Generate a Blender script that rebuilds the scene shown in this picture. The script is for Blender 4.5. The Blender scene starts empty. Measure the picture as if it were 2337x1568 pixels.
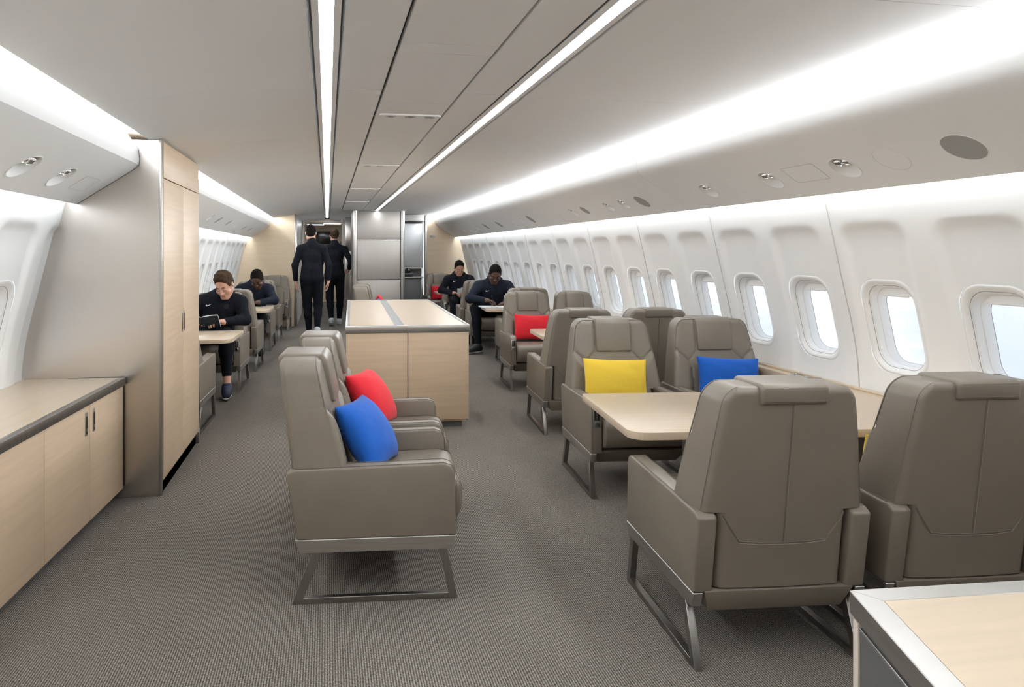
import bpy, bmesh, math, random
import numpy as np
from mathutils import Vector, Matrix

S = bpy.context.scene
COL = S.collection
PI = math.pi
R = math.radians

# ---------------------------------------------------------------- camera
YAW = math.atan(266 / 1600)
cam_d = bpy.data.cameras.new('camera')
cam = bpy.data.objects.new('camera', cam_d)
COL.objects.link(cam)
cam.location = (0, 0, 1.38)
cam.rotation_euler = (PI / 2, 0, -YAW)
cam_d.sensor_width = 36
cam_d.lens = 1600 / 2337 * 36
cam_d.shift_x = (1168.5 - 1013) / 2337
cam_d.shift_y = -(784 - 575) / 2337
cam_d.clip_start = 0.02
S.camera = cam

# ---------------------------------------------------------------- exposure and render behaviour
S.view_settings.view_transform = 'Standard'
S.view_settings.look = 'None'
S.view_settings.gamma = 1
S.view_settings.exposure = 1.15
S.cycles.max_bounces = 7
S.cycles.diffuse_bounces = 5
S.cycles.glossy_bounces = 3
S.cycles.transmission_bounces = 4
S.cycles.transparent_max_bounces = 8
S.cycles.caustics_reflective = False
S.cycles.caustics_refractive = False
S.cycles.sample_clamp_indirect = 4
S.cycles.use_adaptive_sampling = True
S.cycles.adaptive_threshold = 0.02
S.cycles.use_denoising = True

LAMP = 10.0      # ceiling light lines
COVE = 26.0      # long cove lights over the bins
WASH = 12.0      # wash lights hidden behind the lower edge of the bins
SKY = 0.60       # bright cloud deck outside

# ---------------------------------------------------------------- world: pale cloudy sky at altitude
def make_world():
    w = bpy.data.worlds.new('sky')
    S.world = w
    w.use_nodes = True
    nt = w.node_tree
    nt.nodes.clear()
    N, L = nt.nodes.new, nt.links.new
    tc = N('ShaderNodeTexCoord')
    sep = N('ShaderNodeSeparateXYZ'); L(tc.outputs['Generated'], sep.inputs[0])
    mp = N('ShaderNodeMapping'); mp.inputs['Scale'].default_value = (3.2, 3.2, 9)
    L(tc.outputs['Generated'], mp.inputs[0])
    ns = N('ShaderNodeTexNoise'); ns.inputs['Scale'].default_value = 1.6; ns.inputs['Detail'].default_value = 7
    ns.inputs['Roughness'].default_value = .55
    L(mp.outputs[0], ns.inputs['Vector'])
    grad = N('ShaderNodeValToRGB')
    e = grad.color_ramp.elements
    e[0].position = 0.44; e[0].color = (.66, .73, .82, 1)
    e[1].position = 0.64; e[1].color = (.60, .73, .90, 1)
    el = grad.color_ramp.elements.new(.5); el.color = (.80, .86, .92, 1)
    ma = N('ShaderNodeMath'); ma.operation = 'MULTIPLY_ADD'
    ma.inputs[1].default_value = .5; ma.inputs[2].default_value = .5
    L(sep.outputs[2], ma.inputs[0]); L(ma.outputs[0], grad.inputs[0])
    cr = N('ShaderNodeValToRGB')
    cr.color_ramp.elements[0].position = .44; cr.color_ramp.elements[0].color = (0, 0, 0, 1)
    cr.color_ramp.elements[1].position = .62; cr.color_ramp.elements[1].color = (1, 1, 1, 1)
    L(ns.outputs['Fac'], cr.inputs[0])
    mix = N('ShaderNodeMix'); mix.data_type = 'RGBA'
    L(cr.outputs[0], mix.inputs['Factor']); L(grad.outputs[0], mix.inputs[6])
    mix.inputs[7].default_value = (.97, .975, .98, 1)
    bg = N('ShaderNodeBackground'); bg.inputs['Strength'].default_value = SKY
    L(mix.outputs[2], bg.inputs[0])
    out = N('ShaderNodeOutputWorld'); L(bg.outputs[0], out.inputs[0])
make_world()

# ---------------------------------------------------------------- materials
def srgb(r, g, b):
    f = lambda c: (c / 255 / 12.92) if c / 255 <= .04045 else ((c / 255 + .055) / 1.055) ** 2.4
    return (f(r), f(g), f(b), 1)

def mat(name, col, rough=.5, metal=0, spec=.5, noise=None, bump=None, sheen=0, coat=0):
    """noise=(scale xyz, amount) multiplies the colour; bump=(scale xyz, strength, distance)"""
    m = bpy.data.materials.new(name)
    m.use_nodes = True
    nt = m.node_tree
    b = nt.nodes['Principled BSDF']
    b.inputs['Base Color'].default_value = col if len(col) == 4 else (*col, 1)
    b.inputs['Roughness'].default_value = rough
    b.inputs['Metallic'].default_value = metal
    b.inputs['Specular IOR Level'].default_value = spec
    b.inputs['Sheen Weight'].default_value = sheen
    b.inputs['Coat Weight'].default_value = coat
    N, L = nt.nodes.new, nt.links.new
    tc = N('ShaderNodeTexCoord')
    if noise:
        mp = N('ShaderNodeMapping'); mp.inputs['Scale'].default_value = noise[0]
        L(tc.outputs['Object'], mp.inputs[0])
        ns = N('ShaderNodeTexNoise'); ns.inputs['Scale'].default_value = 1; ns.inputs['Detail'].default_value = 5
        L(mp.outputs[0], ns.inputs['Vector'])
        mr = N('ShaderNodeMapRange')
        mr.inputs['From Min'].default_value = .3; mr.inputs['From Max'].default_value = .7
        mr.inputs['To Min'].default_value = 1 - noise[1]; mr.inputs['To Max'].default_value = 1 + noise[1]
        L(ns.outputs['Fac'], mr.inputs['Value'])
        vm = N('ShaderNodeVectorMath'); vm.operation = 'SCALE'
        vm.inputs[0].default_value = b.inputs['Base Color'].default_value[:3]
        L(mr.outputs[0], vm.inputs['Scale'])
        L(vm.outputs[0], b.inputs['Base Color'])
    if bump:
        mp = N('ShaderNodeMapping'); mp.inputs['Scale'].default_value = bump[0]
        L(tc.outputs['Object'], mp.inputs[0])
        ns = N('ShaderNodeTexNoise'); ns.inputs['Scale'].default_value = 1; ns.inputs['Detail'].default_value = 4
        L(mp.outputs[0], ns.inputs['Vector'])
        bp = N('ShaderNodeBump'); bp.inputs['Strength'].default_value = bump[1]; bp.inputs['Distance'].default_value = bump[2]
        L(ns.outputs['Fac'], bp.inputs['Height'])
        L(bp.outputs[0], b.inputs['Normal'])
    return m

def emis(name, col, strength):
    m = bpy.data.materials.new(name)
    m.use_nodes = True
    nt = m.node_tree
    nt.nodes.clear()
    e = nt.nodes.new('ShaderNodeEmission')
    e.inputs[0].default_value = (*col, 1); e.inputs[1].default_value = strength
    o = nt.nodes.new('ShaderNodeOutputMaterial')
    nt.links.new(e.outputs[0], o.inputs[0])
    return m

def glass_mat():
    m = bpy.data.materials.new('window_glass')
    m.use_nodes = True
    nt = m.node_tree
    nt.nodes.clear()
    t = nt.nodes.new('ShaderNodeBsdfTransparent'); t.inputs[0].default_value = (.95, .97, 1, 1)
    g = nt.nodes.new('ShaderNodeBsdfGlossy'); g.inputs['Roughness'].default_value = .02
    mx = nt.nodes.new('ShaderNodeMixShader'); mx.inputs[0].default_value = .05
    o = nt.nodes.new('ShaderNodeOutputMaterial')
    nt.links.new(t.outputs[0], mx.inputs[1]); nt.links.new(g.outputs[0], mx.inputs[2])
    nt.links.new(mx.outputs[0], o.inputs[0])
    return m

def carpet_mat():
    m = bpy.data.materials.new('ribbed_carpet')
    m.use_nodes = True
    nt = m.node_tree
    b = nt.nodes['Principled BSDF']
    b.inputs['Roughness'].default_value = .95
    b.inputs['Specular IOR Level'].default_value = .1
    N, L = nt.nodes.new, nt.links.new
    tc = N('ShaderNodeTexCoord')
    # ribs running along the cabin
    def wave(direction, scale, dist):
        w = N('ShaderNodeTexWave'); w.bands_direction = direction; w.inputs['Scale'].default_value = scale
        w.inputs['Distortion'].default_value = dist; w.inputs['Detail'].default_value = 2
        w.inputs['Detail Scale'].default_value = 6
        L(tc.outputs['Object'], w.inputs['Vector'])
        return w
    w1 = wave('X', 36, 1.6)       # period = 2*pi/(20*scale)
    w2 = wave('Y', 48, 3.0)
    ns = N('ShaderNodeTexNoise'); ns.inputs['Scale'].default_value = 210; ns.inputs['Detail'].default_value = 4
    mp = N('ShaderNodeMapping'); mp.inputs['Scale'].default_value = (1, .6, 1)
    L(tc.outputs['Object'], mp.inputs[0]); L(mp.outputs[0], ns.inputs['Vector'])
    nb = N('ShaderNodeTexNoise'); nb.inputs['Scale'].default_value = 1.3; nb.inputs['Detail'].default_value = 2
    L(tc.outputs['Object'], nb.inputs['Vector'])
    def math2(op, a, bb):
        n = N('ShaderNodeMath'); n.operation = op
        for i, q in enumerate((a, bb)):
            if isinstance(q, (int, float)): n.inputs[i].default_value = q
            else: L(q, n.inputs[i])
        return n.outputs[0]
    h = math2('ADD', math2('MULTIPLY', w1.outputs['Fac'], .34), math2('MULTIPLY', w2.outputs['Fac'], .16))
    h = math2('ADD', h, math2('MULTIPLY', ns.outputs['Fac'], .82))
    h2 = math2('ADD', h, math2('MULTIPLY', nb.outputs['Fac'], .12))
    cr = N('ShaderNodeValToRGB')
    e = cr.color_ramp.elements
    e[0].position = .40; e[0].color = (.030, .026, .022, 1)
    e[1].position = 1.0; e[1].color = (.37, .34, .30, 1)
    k = e.new(.70); k.color = (.132, .118, .103, 1)
    L(h2, cr.inputs[0]); L(cr.outputs[0], b.inputs['Base Color'])
    bp = N('ShaderNodeBump'); bp.inputs['Strength'].default_value = .6; bp.inputs['Distance'].default_value = .003
    L(h, bp.inputs['Height']); L(bp.outputs[0], b.inputs['Normal'])
    return m

M = {}
M['white'] = mat('white_panel', (.87, .87, .865), .55, spec=.3)
M['bin_white'] = mat('bin_white', (.89, .89, .885), .5, spec=.3)
M['ceiling'] = mat('ceiling_white', (.91, .91, .91), .6, spec=.3)
M['frame_white'] = mat('window_bezel_white', (.86, .86, .85), .35, spec=.4)
M['dark_gap'] = mat('dark_gap', (.03, .03, .03), .8)
M['seam_grey'] = mat('panel_seam', (.50, .49, .47), .7)
M['seam_dark'] = mat('panel_gap', (.10, .10, .10), .7)
M['leather'] = mat('taupe_leather', (.182, .154, .121), .40, spec=.45, noise=((6, 6, 6), .04), bump=((260, 260, 260), .12, .001))
M['leather_piping'] = mat('leather_piping', (.17, .145, .12), .5)
M['thread'] = mat('seam_thread', (.12, .10, .082), .7)
M['stitch'] = mat('light_stitch', (.40, .35, .30), .7)
M['steel'] = mat('brushed_steel', (.50, .485, .465), .36, metal=1, noise=((4, 4, 160), .10))
M['steel_dark'] = mat('dark_steel', (.30, .285, .27), .36, metal=1, noise=((160, 160, 4), .10))
M['steel_v'] = mat('brushed_steel_upright', (.62, .585, .55), .27, metal=1, noise=((3, 3, .5), .01))
M['gasket'] = mat('window_gasket', (.30, .30, .30), .6)
M['steel_satin'] = mat('satin_steel', (.42, .39, .36), .5, metal=.55, noise=((50, 50, .5), .03))
M['chrome'] = mat('polished_steel', (.75, .75, .75), .15, metal=1)
wood = (.60, .455, .315)
M['wood_x'] = mat('maple_grain_x', wood, .42, spec=.4, noise=((2.2, 45, 45), .06))
M['wood_y'] = mat('maple_grain_y', wood, .42, spec=.4, noise=((45, 2.2, 45), .06))
M['wood_top'] = mat('maple_top', (.585, .47, .345), .28, spec=.5, noise=((2.2, 45, 45), .045))
M['wood_top_y'] = mat('maple_top_y', (.585, .47, .345), .28, spec=.5, noise=((45, 2.2, 45), .045))
M['bulk_wood'] = mat('bulkhead_maple', (.82, .67, .49), .5, spec=.3, noise=((1.5, 1.5, 25), .04))
M['brown'] = mat('dark_brown_panel', (.10, .075, .055), .5)
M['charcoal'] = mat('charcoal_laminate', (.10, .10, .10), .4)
M['grey_lam'] = mat('grey_laminate', (.30, .29, .275), .45)
M['grille'] = mat('speaker_grille_grey', (.36, .36, .345), .7)
M['black'] = mat('black_plastic', (.012, .012, .013), .35)
M['screen'] = mat('screen_black', (.012, .012, .013), .2)
M['carpet'] = carpet_mat()
M['red'] = mat('red_fabric', (.62, .018, .03), .8, spec=.2, sheen=.1, bump=((9, 9, 13), .45, .014))
M['yellow'] = mat('yellow_fabric', (.84, .58, .06), .8, spec=.2, sheen=.1, bump=((9, 9, 13), .45, .014))
M['blue'] = mat('blue_fabric', (.008, .088, .40), .8, spec=.2, sheen=.1, bump=((9, 9, 13), .45, .014))
M['glass'] = glass_mat()
M['lamp'] = emis('light_line', (.93, .97, 1), LAMP)
M['cove'] = emis('cove_light', (.93, .97, 1), COVE)
M['wash'] = emis('wall_wash_light', (.93, .97, 1), WASH)
M['cloth_black'] = mat('black_knit', (.0085, .0095, .0135), .9, spec=.12, bump=((16, 16, 9), .6, .03))
M['cloth_navy'] = mat('navy_knit', (.012, .016, .026), .9, spec=.15, bump=((16, 16, 9), .6, .03))
M['cloth_trouser'] = mat('black_trousers', (.006, .007, .0095), .9, spec=.12, bump=((14, 14, 8), .6, .03))
M['skin_light'] = mat('skin_light', (.60, .34, .25), .5, spec=.35)
M['skin_tan'] = mat('skin_tan', (.42, .23, .155), .5, spec=.35)
M['skin_dark'] = mat('skin_dark', (.085, .042, .028), .45, spec=.4)
M['hair_brown'] = mat('hair_brown', (.045, .026, .014), .8, spec=.15, noise=((60, 60, 20), .5), bump=((110, 110, 60), .8, .004))
M['hair_dark'] = mat('hair_dark', (.008, .006, .005), .9, spec=.1, bump=((160, 160, 160), .6, .002))
M['lip'] = mat('lip', (.42, .17, .14), .5)
M['lip_dark'] = mat('lip_dark', (.10, .045, .035), .5)
M['shoe_black'] = mat('shoe_black', (.012, .012, .013), .6)
M['shoe_navy'] = mat('shoe_navy', (.010, .016, .045), .7)
M['shoe_white'] = mat('shoe_white', (.62, .63, .66), .6)
M['sole_white'] = mat('sole_white', (.75, .74, .72), .6)
M['paper'] = mat('paper', (.80, .80, .80), .7)
M['print_dark'] = mat('dark_photo_print', (.03, .04, .05), .5, noise=((35, 35, 35), .9))
M['print_blue'] = mat('blue_print', (.10, .16, .26), .5)
M['logo_white'] = mat('logo_white', (.85, .85, .85), .6)
M['logo_dim'] = mat('dim_emblem', (.0098, .011, .015), .92)

# ---------------------------------------------------------------- mesh building
class MB:
    def __init__(self):
        self.v = []; self.f = []
    def add(self, vs, fs):
        o = len(self.v)
        self.v += [tuple(p) for p in vs]
        self.f += [tuple(i + o for i in q) for q in fs]
    def add_bm(self, bm, mtx=None):
        if mtx is not None: bmesh.ops.transform(bm, matrix=mtx, verts=bm.verts)
        bm.verts.index_update()
        self.add([tuple(v.co) for v in bm.verts], [[v.index for v in f.verts] for f in bm.faces])
        bm.free()
    def box(self, x0, x1, y0, y1, z0, z1, bev=0, seg=2, mtx=None):
        pts = [(x0, y0, z0), (x1, y0, z0), (x1, y1, z0), (x0, y1, z0), (x0, y0, z1), (x1, y0, z1), (x1, y1, z1), (x0, y1, z1)]
        return self.hexa(pts, bev, seg, mtx)
    def hexa(self, p, bev=0, seg=2, mtx=None):
        bm = bmesh.new()
        vs = [bm.verts.new(q) for q in p]
        for q in ((3, 2, 1, 0), (4, 5, 6, 7), (0, 1, 5, 4), (1, 2, 6, 5), (2, 3, 7, 6), (3, 0, 4, 7)):
            bm.faces.new([vs[i] for i in q])
        if bev: bmesh.ops.bevel(bm, geom=bm.edges[:], offset=bev, segments=seg, profile=.5, affect='EDGES', clamp_overlap=True)
        self.add_bm(bm, mtx)
        return self
    def prism(self, prof, axis, lo, hi, bev=0, seg=2, mtx=None):
        """prof: closed 2D polygon; axis 'x': prof=(y,z); 'y': prof=(x,z); 'z': prof=(x,y)"""
        f = {'x': lambda a, b, t: (t, a, b), 'y': lambda a, b, t: (a, t, b), 'z': lambda a, b, t: (a, b, t)}[axis]
        bm = bmesh.new()
        a = [bm.verts.new(f(p[0], p[1], lo)) for p in prof]
        b = [bm.verts.new(f(p[0], p[1], hi)) for p in prof]
        n = len(prof)
        bm.faces.new(a); bm.faces.new(b[::-1])
        for i in range(n): bm.faces.new((a[i], b[i], b[(i + 1) % n], a[(i + 1) % n]))
        bmesh.ops.recalc_face_normals(bm, faces=bm.faces)
        if bev: bmesh.ops.bevel(bm, geom=bm.edges[:], offset=bev, segments=seg, profile=.5, affect='EDGES', clamp_overlap=True)
        self.add_bm(bm, mtx)
        return self
    def tube(self, path, r, n=6, closed=False):
        P = [Vector(p) for p in path]
        k = len(P)
        rr = r if isinstance(r, (list, tuple)) else [r] * k
        vs = []; fs = []
        prev = None
        for i in range(k):
            if closed: t = P[(i + 1) % k] - P[i - 1]
            else: t = P[min(i + 1, k - 1)] - P[max(i - 1, 0)]
            t = t.normalized() if t.length > 1e-9 else Vector((0, 0, 1))
            if prev is None:
                a = Vector((0, 0, 1)) if abs(t.z) < .9 else Vector((1, 0, 0))
                u = t.cross(a).normalized()
            else:
                u = (prev - t * prev.dot(t)).normalized()
            prev = u
            w = t.cross(u)
            for j in range(n):
                q = 2 * PI * j / n
                vs.append(P[i] + (u * math.cos(q) + w * math.sin(q)) * rr[i])
        m = k if closed else k - 1
        for i in range(m):
            for j in range(n):
                a = i * n + j; b = i * n + (j + 1) % n
                c = ((i + 1) % k) * n + (j + 1) % n; d = ((i + 1) % k) * n + j
                fs.append((a, b, c, d))
        if not closed:
            fs.append(tuple(range(n))[::-1]); fs.append(tuple((k - 1) * n + j for j in range(n)))
        self.add(vs, fs)
        return self
    def lathe(self, prof, n=24, mtx=None, cap=True):
        """prof: (radius, z) list"""
        vs = []; fs = []
        for r, z in prof:
            for j in range(n):
                a = 2 * PI * j / n
                vs.append(Vector((r * math.cos(a), r * math.sin(a), z)))
        for i in range(len(prof) - 1):
            for j in range(n):
                fs.append((i * n + j, i * n + (j + 1) % n, (i + 1) * n + (j + 1) % n, (i + 1) * n + j))
        if cap:
            fs.append(tuple(range(n))[::-1]); fs.append(tuple((len(prof) - 1) * n + j for j in range(n)))
        if mtx is not None: vs = [mtx @ v for v in vs]
        self.add(vs, fs)
        return self
    def rings(self, rings, closed=True, cap0=False, cap1=False):
        n = len(rings[0]); vs = [p for r in rings for p in r]; fs = []
        for i in range(len(rings) - 1):
            for j in range(n if closed else n - 1):
                fs.append((i * n + j, i * n + (j + 1) % n, (i + 1) * n + (j + 1) % n, (i + 1) * n + j))
        if cap0: fs.append(tuple(range(n))[::-1])
        if cap1: fs.append(tuple((len(rings) - 1) * n + j for j in range(n)))
        self.add(vs, fs)
        return self
    def mesh(self, name, m, angle=35, fix=True):
        me = bpy.data.meshes.new(name)
        me.from_pydata(self.v, [], self.f)
        if fix:
            bm = bmesh.new(); bm.from_mesh(me)
            bmesh.ops.recalc_face_normals(bm, faces=bm.faces)
            bm.to_mesh(me); bm.free()
        me.materials.append(m)
        me.polygons.foreach_set('use_smooth', [True] * len(me.polygons))
        if angle is not None: me.set_sharp_from_angle(angle=R(angle))
        me.update()
        return me
    def build(self, name, m, parent=None, angle=35, fix=True):
        o = bpy.data.objects.new(name, self.mesh(name, m, angle, fix))
        COL.objects.link(o)
        if parent is not None: o.parent = parent
        return o

def empty(name, loc=(0, 0, 0), rz=0):
    o = bpy.data.objects.new(name, None)
    o.empty_display_size = .1
    COL.objects.link(o)
    o.location = loc; o.rotation_euler = (0, 0, rz)
    return o

def tag(o, label=None, cat=None, group=None, kind=None):
    if label: o['label'] = label
    if cat: o['category'] = cat
    if group: o['group'] = group
    if kind: o['kind'] = kind
    return o

def struct(o, label=None):
    o['kind'] = 'structure'
    if label: o['label'] = label
    return o

def copy_tree(o, parent=None):
    c = o.copy(); COL.objects.link(c)
    if parent is not None: c.parent = parent
    for ch in [q for q in o.children]: copy_tree(ch, c)
    return c

def rrect(hw, hh, r, n=6):
    """rounded rectangle outline, counter-clockwise from the right side, 4*(n+1) points"""
    p = []
    for cx, cy, a0 in ((hw - r, hh - r, 0), (-(hw - r), hh - r, 90), (-(hw - r), -(hh - r), 180), (hw - r, -(hh - r), 270)):
        for i in range(n + 1):
            a = R(a0 + 90 * i / n)
            p.append((cx + r * math.cos(a), cy + r * math.sin(a)))
    return p

# ================================================================ THE SHELL
Y0, Y1L, Y1R = -1.5, 13.3, 14.1        # cabin ends (behind the camera / forward bulkheads)

def g(z):
    """how far the side wall leans in above the sill"""
    pts = [(-.2, .10), (0, .07), (.3, .02), (.6, 0), (.8, .012), (.95, .038), (1.2, .10), (1.45, .16), (1.68, .215), (2.0, .33), (2.3, .5)]
    for (a, u), (b, v) in zip(pts, pts[1:]):
        if z <= b: 
            t = (z - a) / (b - a)
            return u + (v - u) * t
    return .5

def gs(z):
    return (g(z - .08) + g(z - .04) + g(z) + g(z + .04) + g(z + .08)) / 5

PITCH = {1: .585, -1: .56}
WY0 = {1: 2.53, -1: 3.70}
XW = {1: 2.85, -1: -1.64}
WZ, WHW, WHH, WR = 1.0, .18, .245, .115

def recess(dy, z):
    hw, top, r = .222, 1.53, .10
    qx = abs(dy) - (hw - r); qz = z - (top - r)
    d = math.hypot(max(qx, 0), max(qz, 0)) + min(max(qx, qz), 0) - r
    t = min(max(-d / .045, 0), 1)
    t = t * t * (3 - 2 * t)
    # the recess runs shallow below the sill
    k = min(max((z - .2) / .5, 0), 1)
    return .019 * t * k

def wallx(side, y, z):
    p = PITCH[side]
    dy = (y - WY0[side] + p / 2) % p - p / 2
    return XW[side] - side * gs(z) + side * recess(dy, z)

def side_wall(side, n0, n1, name, label, blind=()):
    mb = MB()
    p = PITCH[side]
    us = [-.5 + i / 24 for i in range(25)]
    zs_low = [0, .1, .2, .3, .4, .5, .6, .66, .70]
    zs_up = [1.30, 1.34, 1.38, 1.41, 1.44, 1.46, 1.475, 1.49, 1.505, 1.52, 1.535, 1.55, 1.57, 1.6, 1.65, 1.7, 1.76, 1.84, 1.95, 2.1, 2.25]
    zside = [.70 + .6 * i / 20 for i in range(21)]
    for n in range(n0, n1):
        yc = WY0[side] + n * p
        def P(y, z): return (wallx(side, y, z), y, z)
        for zs in (zs_low, zs_up):
            rows = [[P(yc + u * p * .99999, z) for u in us] for z in zs]
            mb.rings(rows, closed=False)
        # window block: rings from the rounded hole out to the rectangle
        outer = []
        h = p / 2 * .99999
        for z in zside: outer.append((h, z - WZ))                       # right side going up
        for u in us[::-1][1:]: outer.append((u * p * .99999, .30))
        for z in zside[::-1][1:]: outer.append((-h, z - WZ))
        for u in us[1:-1]: outer.append((u * p * .99999, -.30))
        N = len(outer)
        inner = []
        for (a, b) in outer:
            # project the direction onto the rounded rectangle by search along the ray
            lo, hi = 0, 1
            for _ in range(30):
                m_ = (lo + hi) / 2
                x, z = abs(a) * m_, abs(b) * m_
                qx, qz = x - (WHW - WR), z - (WHH - WR)
                d = math.hypot(max(qx, 0), max(qz, 0)) + min(max(qx, qz), 0) - WR
                if d < 0: lo = m_
                else: hi = m_
            inner.append((a * lo, b * lo))
        rows = []
        K = 7
        ts = [k / K for k in range(K + 1)]
        if n in blind: ts = [-.999, -.6, -.3] + ts
        for t in ts:
            if t < 0:
                rows.append([P(yc + i_[0] * (1 + t), WZ + i_[1] * (1 + t)) for i_ in inner]); continue
            rows.append([P(yc + i_[0] + (o_[0] - i_[0]) * t, WZ + i_[1] + (o_[1] - i_[1]) * t) for i_, o_ in zip(inner, outer)])
        mb.rings(rows)
    o = mb.build(name, M['white'], None, angle=None)
    struct(o, label)
    return o

side_wall(1, -6, 20, 'wall_right', 'white curved cabin sidewall with a long row of windows', blind=(-6, -5, -4, 19))
side_wall(-1, -9, 18, 'wall_left', 'white curved cabin sidewall behind the low counter and the left seats', blind=(-9, -8, -7, -6, -5, -4, 1, 2, 3, 17))

# panel joints on the sidewalls, every second window
def wall_joint(side, y):
    mb = MB()
    zs = [.3 + i * .07 for i in range(22)]
    path = [(wallx(side, y, z) - side * .001, y, z) for z in zs]
    mb.tube(path, .0035, 5)
    return mb
k = 0
for side, ys in ((1, [3.38 + 1.17 * i - 1.17 for i in range(-1, 11)]), (-1, [5.1 + 1.12 * i for i in range(7)])):
    for y in ys:
        k += 1
        struct(wall_joint(side, y).build('trim_%d' % k, M['seam_grey']))
TRIM = k

# windows
def make_window(side, n, y):
    root = empty('window_%d' % n, (wallx(side, y, WZ), y, WZ))
    struct(root)
    X0 = root.location.x
    def ringpts(hw, hh, r, dep, nn=8):
        return [(wallx(side, y + a, WZ + b) + side * dep - X0 - side * recess(0, 1) * 0, a, b) for a, b in rrect(hw, hh, r, nn)]
    mb = MB()
    mb.rings([ringpts(*q) for q in ((.1815, .2465, .116, .004), (.1795, .2445, .114, .008), (.1775, .2425, .112, .008), (.1765, .2415, .111, .001), (.170, .235, .109, -.0005),
                                    (.160, .225, .103, .001), (.152, .216, .098, .012), (.147, .211, .095, .016))])
    mb.build('window_frame', M['frame_white'], root, angle=None)
    mb = MB()
    mb.rings([ringpts(*q) for q in ((.147, .211, .095, .0165), (.145, .208, .094, .022), (.141, .205, .092, .024), (.138, .202, .09, .032), (.135, .199, .088, .052),
                                    (.131, .195, .086, .054), (.128, .192, .085, .062), (.125, .189, .083, .10))])
    mb.build('reveal', M['frame_white'], root, angle=30)
    mb = MB()
    for d, rr in ((.0165, (.1475, .2115, .095)), (.0545, (.1335, .1975, .087)), (.099, (.1255, .1895, .083))):
        mb.tube(ringpts(*rr, d), .0018, 4, closed=True)
    mb.build('gasket', M['gasket'], root)
    mb = MB()
    mb.rings([ringpts(.127, .191, .084, .100)], cap0=False)
    pts = ringpts(.127, .191, .084, .100)
    mb2 = MB(); mb2.add(pts, [tuple(range(len(pts)))])
    mb2.build('pane', M['glass'], root, angle=None)
    # shade stowed at the top with its pull lip
    mb = MB()
    b0, b1 = .158, .196
    def sp(a, b, dep): return (wallx(side, y + a, WZ + b) + side * dep - X0, a, b)
    rows = []
    for i in range(5):
        b = b0 + (b1 - b0) * i / 4
        w = .1285 - .083 + math.sqrt(max(.083 ** 2 - max(b - (.192 - .083), 0) ** 2, .0004)) if b > .109 else .128
        rows.append([sp(-w + 2 * w * j / 8, b, .060) for j in range(9)])
    mb.rings(rows, closed=False)
    mb.tube([sp(-.075 + .15 * j / 6, b0, .052) for j in range(7)], .006, 6)
    mb.build('window_shade', M['bin_white'], root, angle=40)
    return root
wn = 0
for n in range(-3, 20):
    wn += 1
    if n < 19: make_window(1, wn, WY0[1] + n * PITCH[1])
for n in [-3, -2, -1, 0] + list(range(4, 17)):
    wn += 1
    make_window(-1, wn, WY0[-1] + n * PITCH[-1])

# overhead bins / valances with the cove lip on top and the wash gap at the bottom
def bin_profile(side):
    if side > 0:
        return [(2.17, 2.062), (2.165, 2.04), (2.165, 1.975), (2.175, 1.945), (2.20, 1.92), (2.235, 1.897), (2.57, 1.68), (2.575, 1.69), (2.56, 1.74), (2.30, 2.0), (2.22, 2.062)]
    return [(-1.065, 1.99), (-1.05, 1.975), (-1.04, 1.90), (-1.045, 1.87), (-1.07, 1.845), (-1.37, 1.645), (-1.375, 1.655), (-1.36, 1.70), (-1.22, 1.90), (-1.11, 1.99)]
def bin_run(side, y0, y1, name, cuts, label):
    mb = MB()
    ys = [y0] + cuts + [y1]
    for a, b in zip(ys, ys[1:]):
        mb.prism(bin_profile(side), 'y', a + .0015, b - .0015, 0)
    o = mb.build(name, M['bin_white'], None, angle=50)
    struct(o, label)
    return o
bin_run(1, Y0, Y1R, 'trim_%d' % (TRIM + 1), [1.4, 4.68, 8.0, 11.3], 'long white overhead panel run above the right windows')
bin_run(-1, Y0, 4.165, 'trim_%d' % (TRIM + 2), [1.3], 'white overhead panel above the low counter')
bin_run(-1, 5.3, Y1L, 'trim_%d' % (TRIM + 3), [8.0, 10.8], 'white overhead panel above the left seats')

# cove and wash lights: one long lamp per run
def light_run(name, mb, m, label, group=None):
    o = mb.build(name, m, None)
    tag(o, label, 'light', group)
    return o
def quad_strip(pts, y0, y1, thick=.006):
    (x0, z0), (x1, z1) = pts
    dx, dz = x1 - x0, z1 - z0
    l = math.hypot(dx, dz); nx, nz = -dz / l * thick, dx / l * thick
    return MB().prism([(x0, z0), (x1, z1), (x1 + nx, z1 + nz), (x0 + nx, z0 + nz)], 'y', y0, y1)
LY0 = -.9
light_run('cove_light', quad_strip(((2.172, 2.064), (2.225, 2.15)), LY0, Y1R, -.006), M['cove'], 'long glowing cove light above the right overhead panels')
light_run('cove_light', quad_strip(((-1.072, 1.994), (-1.115, 2.056)), LY0, 4.16), M['cove'], 'glowing cove light above the panel over the low counter')
light_run('cove_light', quad_strip(((-1.072, 1.994), (-1.115, 2.056)), 5.3, Y1L), M['cove'], 'glowing cove light on the far left beyond the tall closet')
light_run('wall_wash_light', quad_strip(((2.575, 1.745), (2.60, 1.745)), LY0, Y1R, .006), M['wash'], 'thin wash light hidden between right overhead panels and windows')
light_run('wall_wash_light', quad_strip(((-1.40, 1.71), (-1.375, 1.71)), LY0, 4.16, .006), M['wash'], 'thin wash light between left overhead panel and wall above low counter')
light_run('wall_wash_light', quad_strip(((-1.40, 1.71), (-1.375, 1.71)), 5.3, Y1L, .006), M['wash'], 'thin wash light above the far left windows past the closet')

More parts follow.
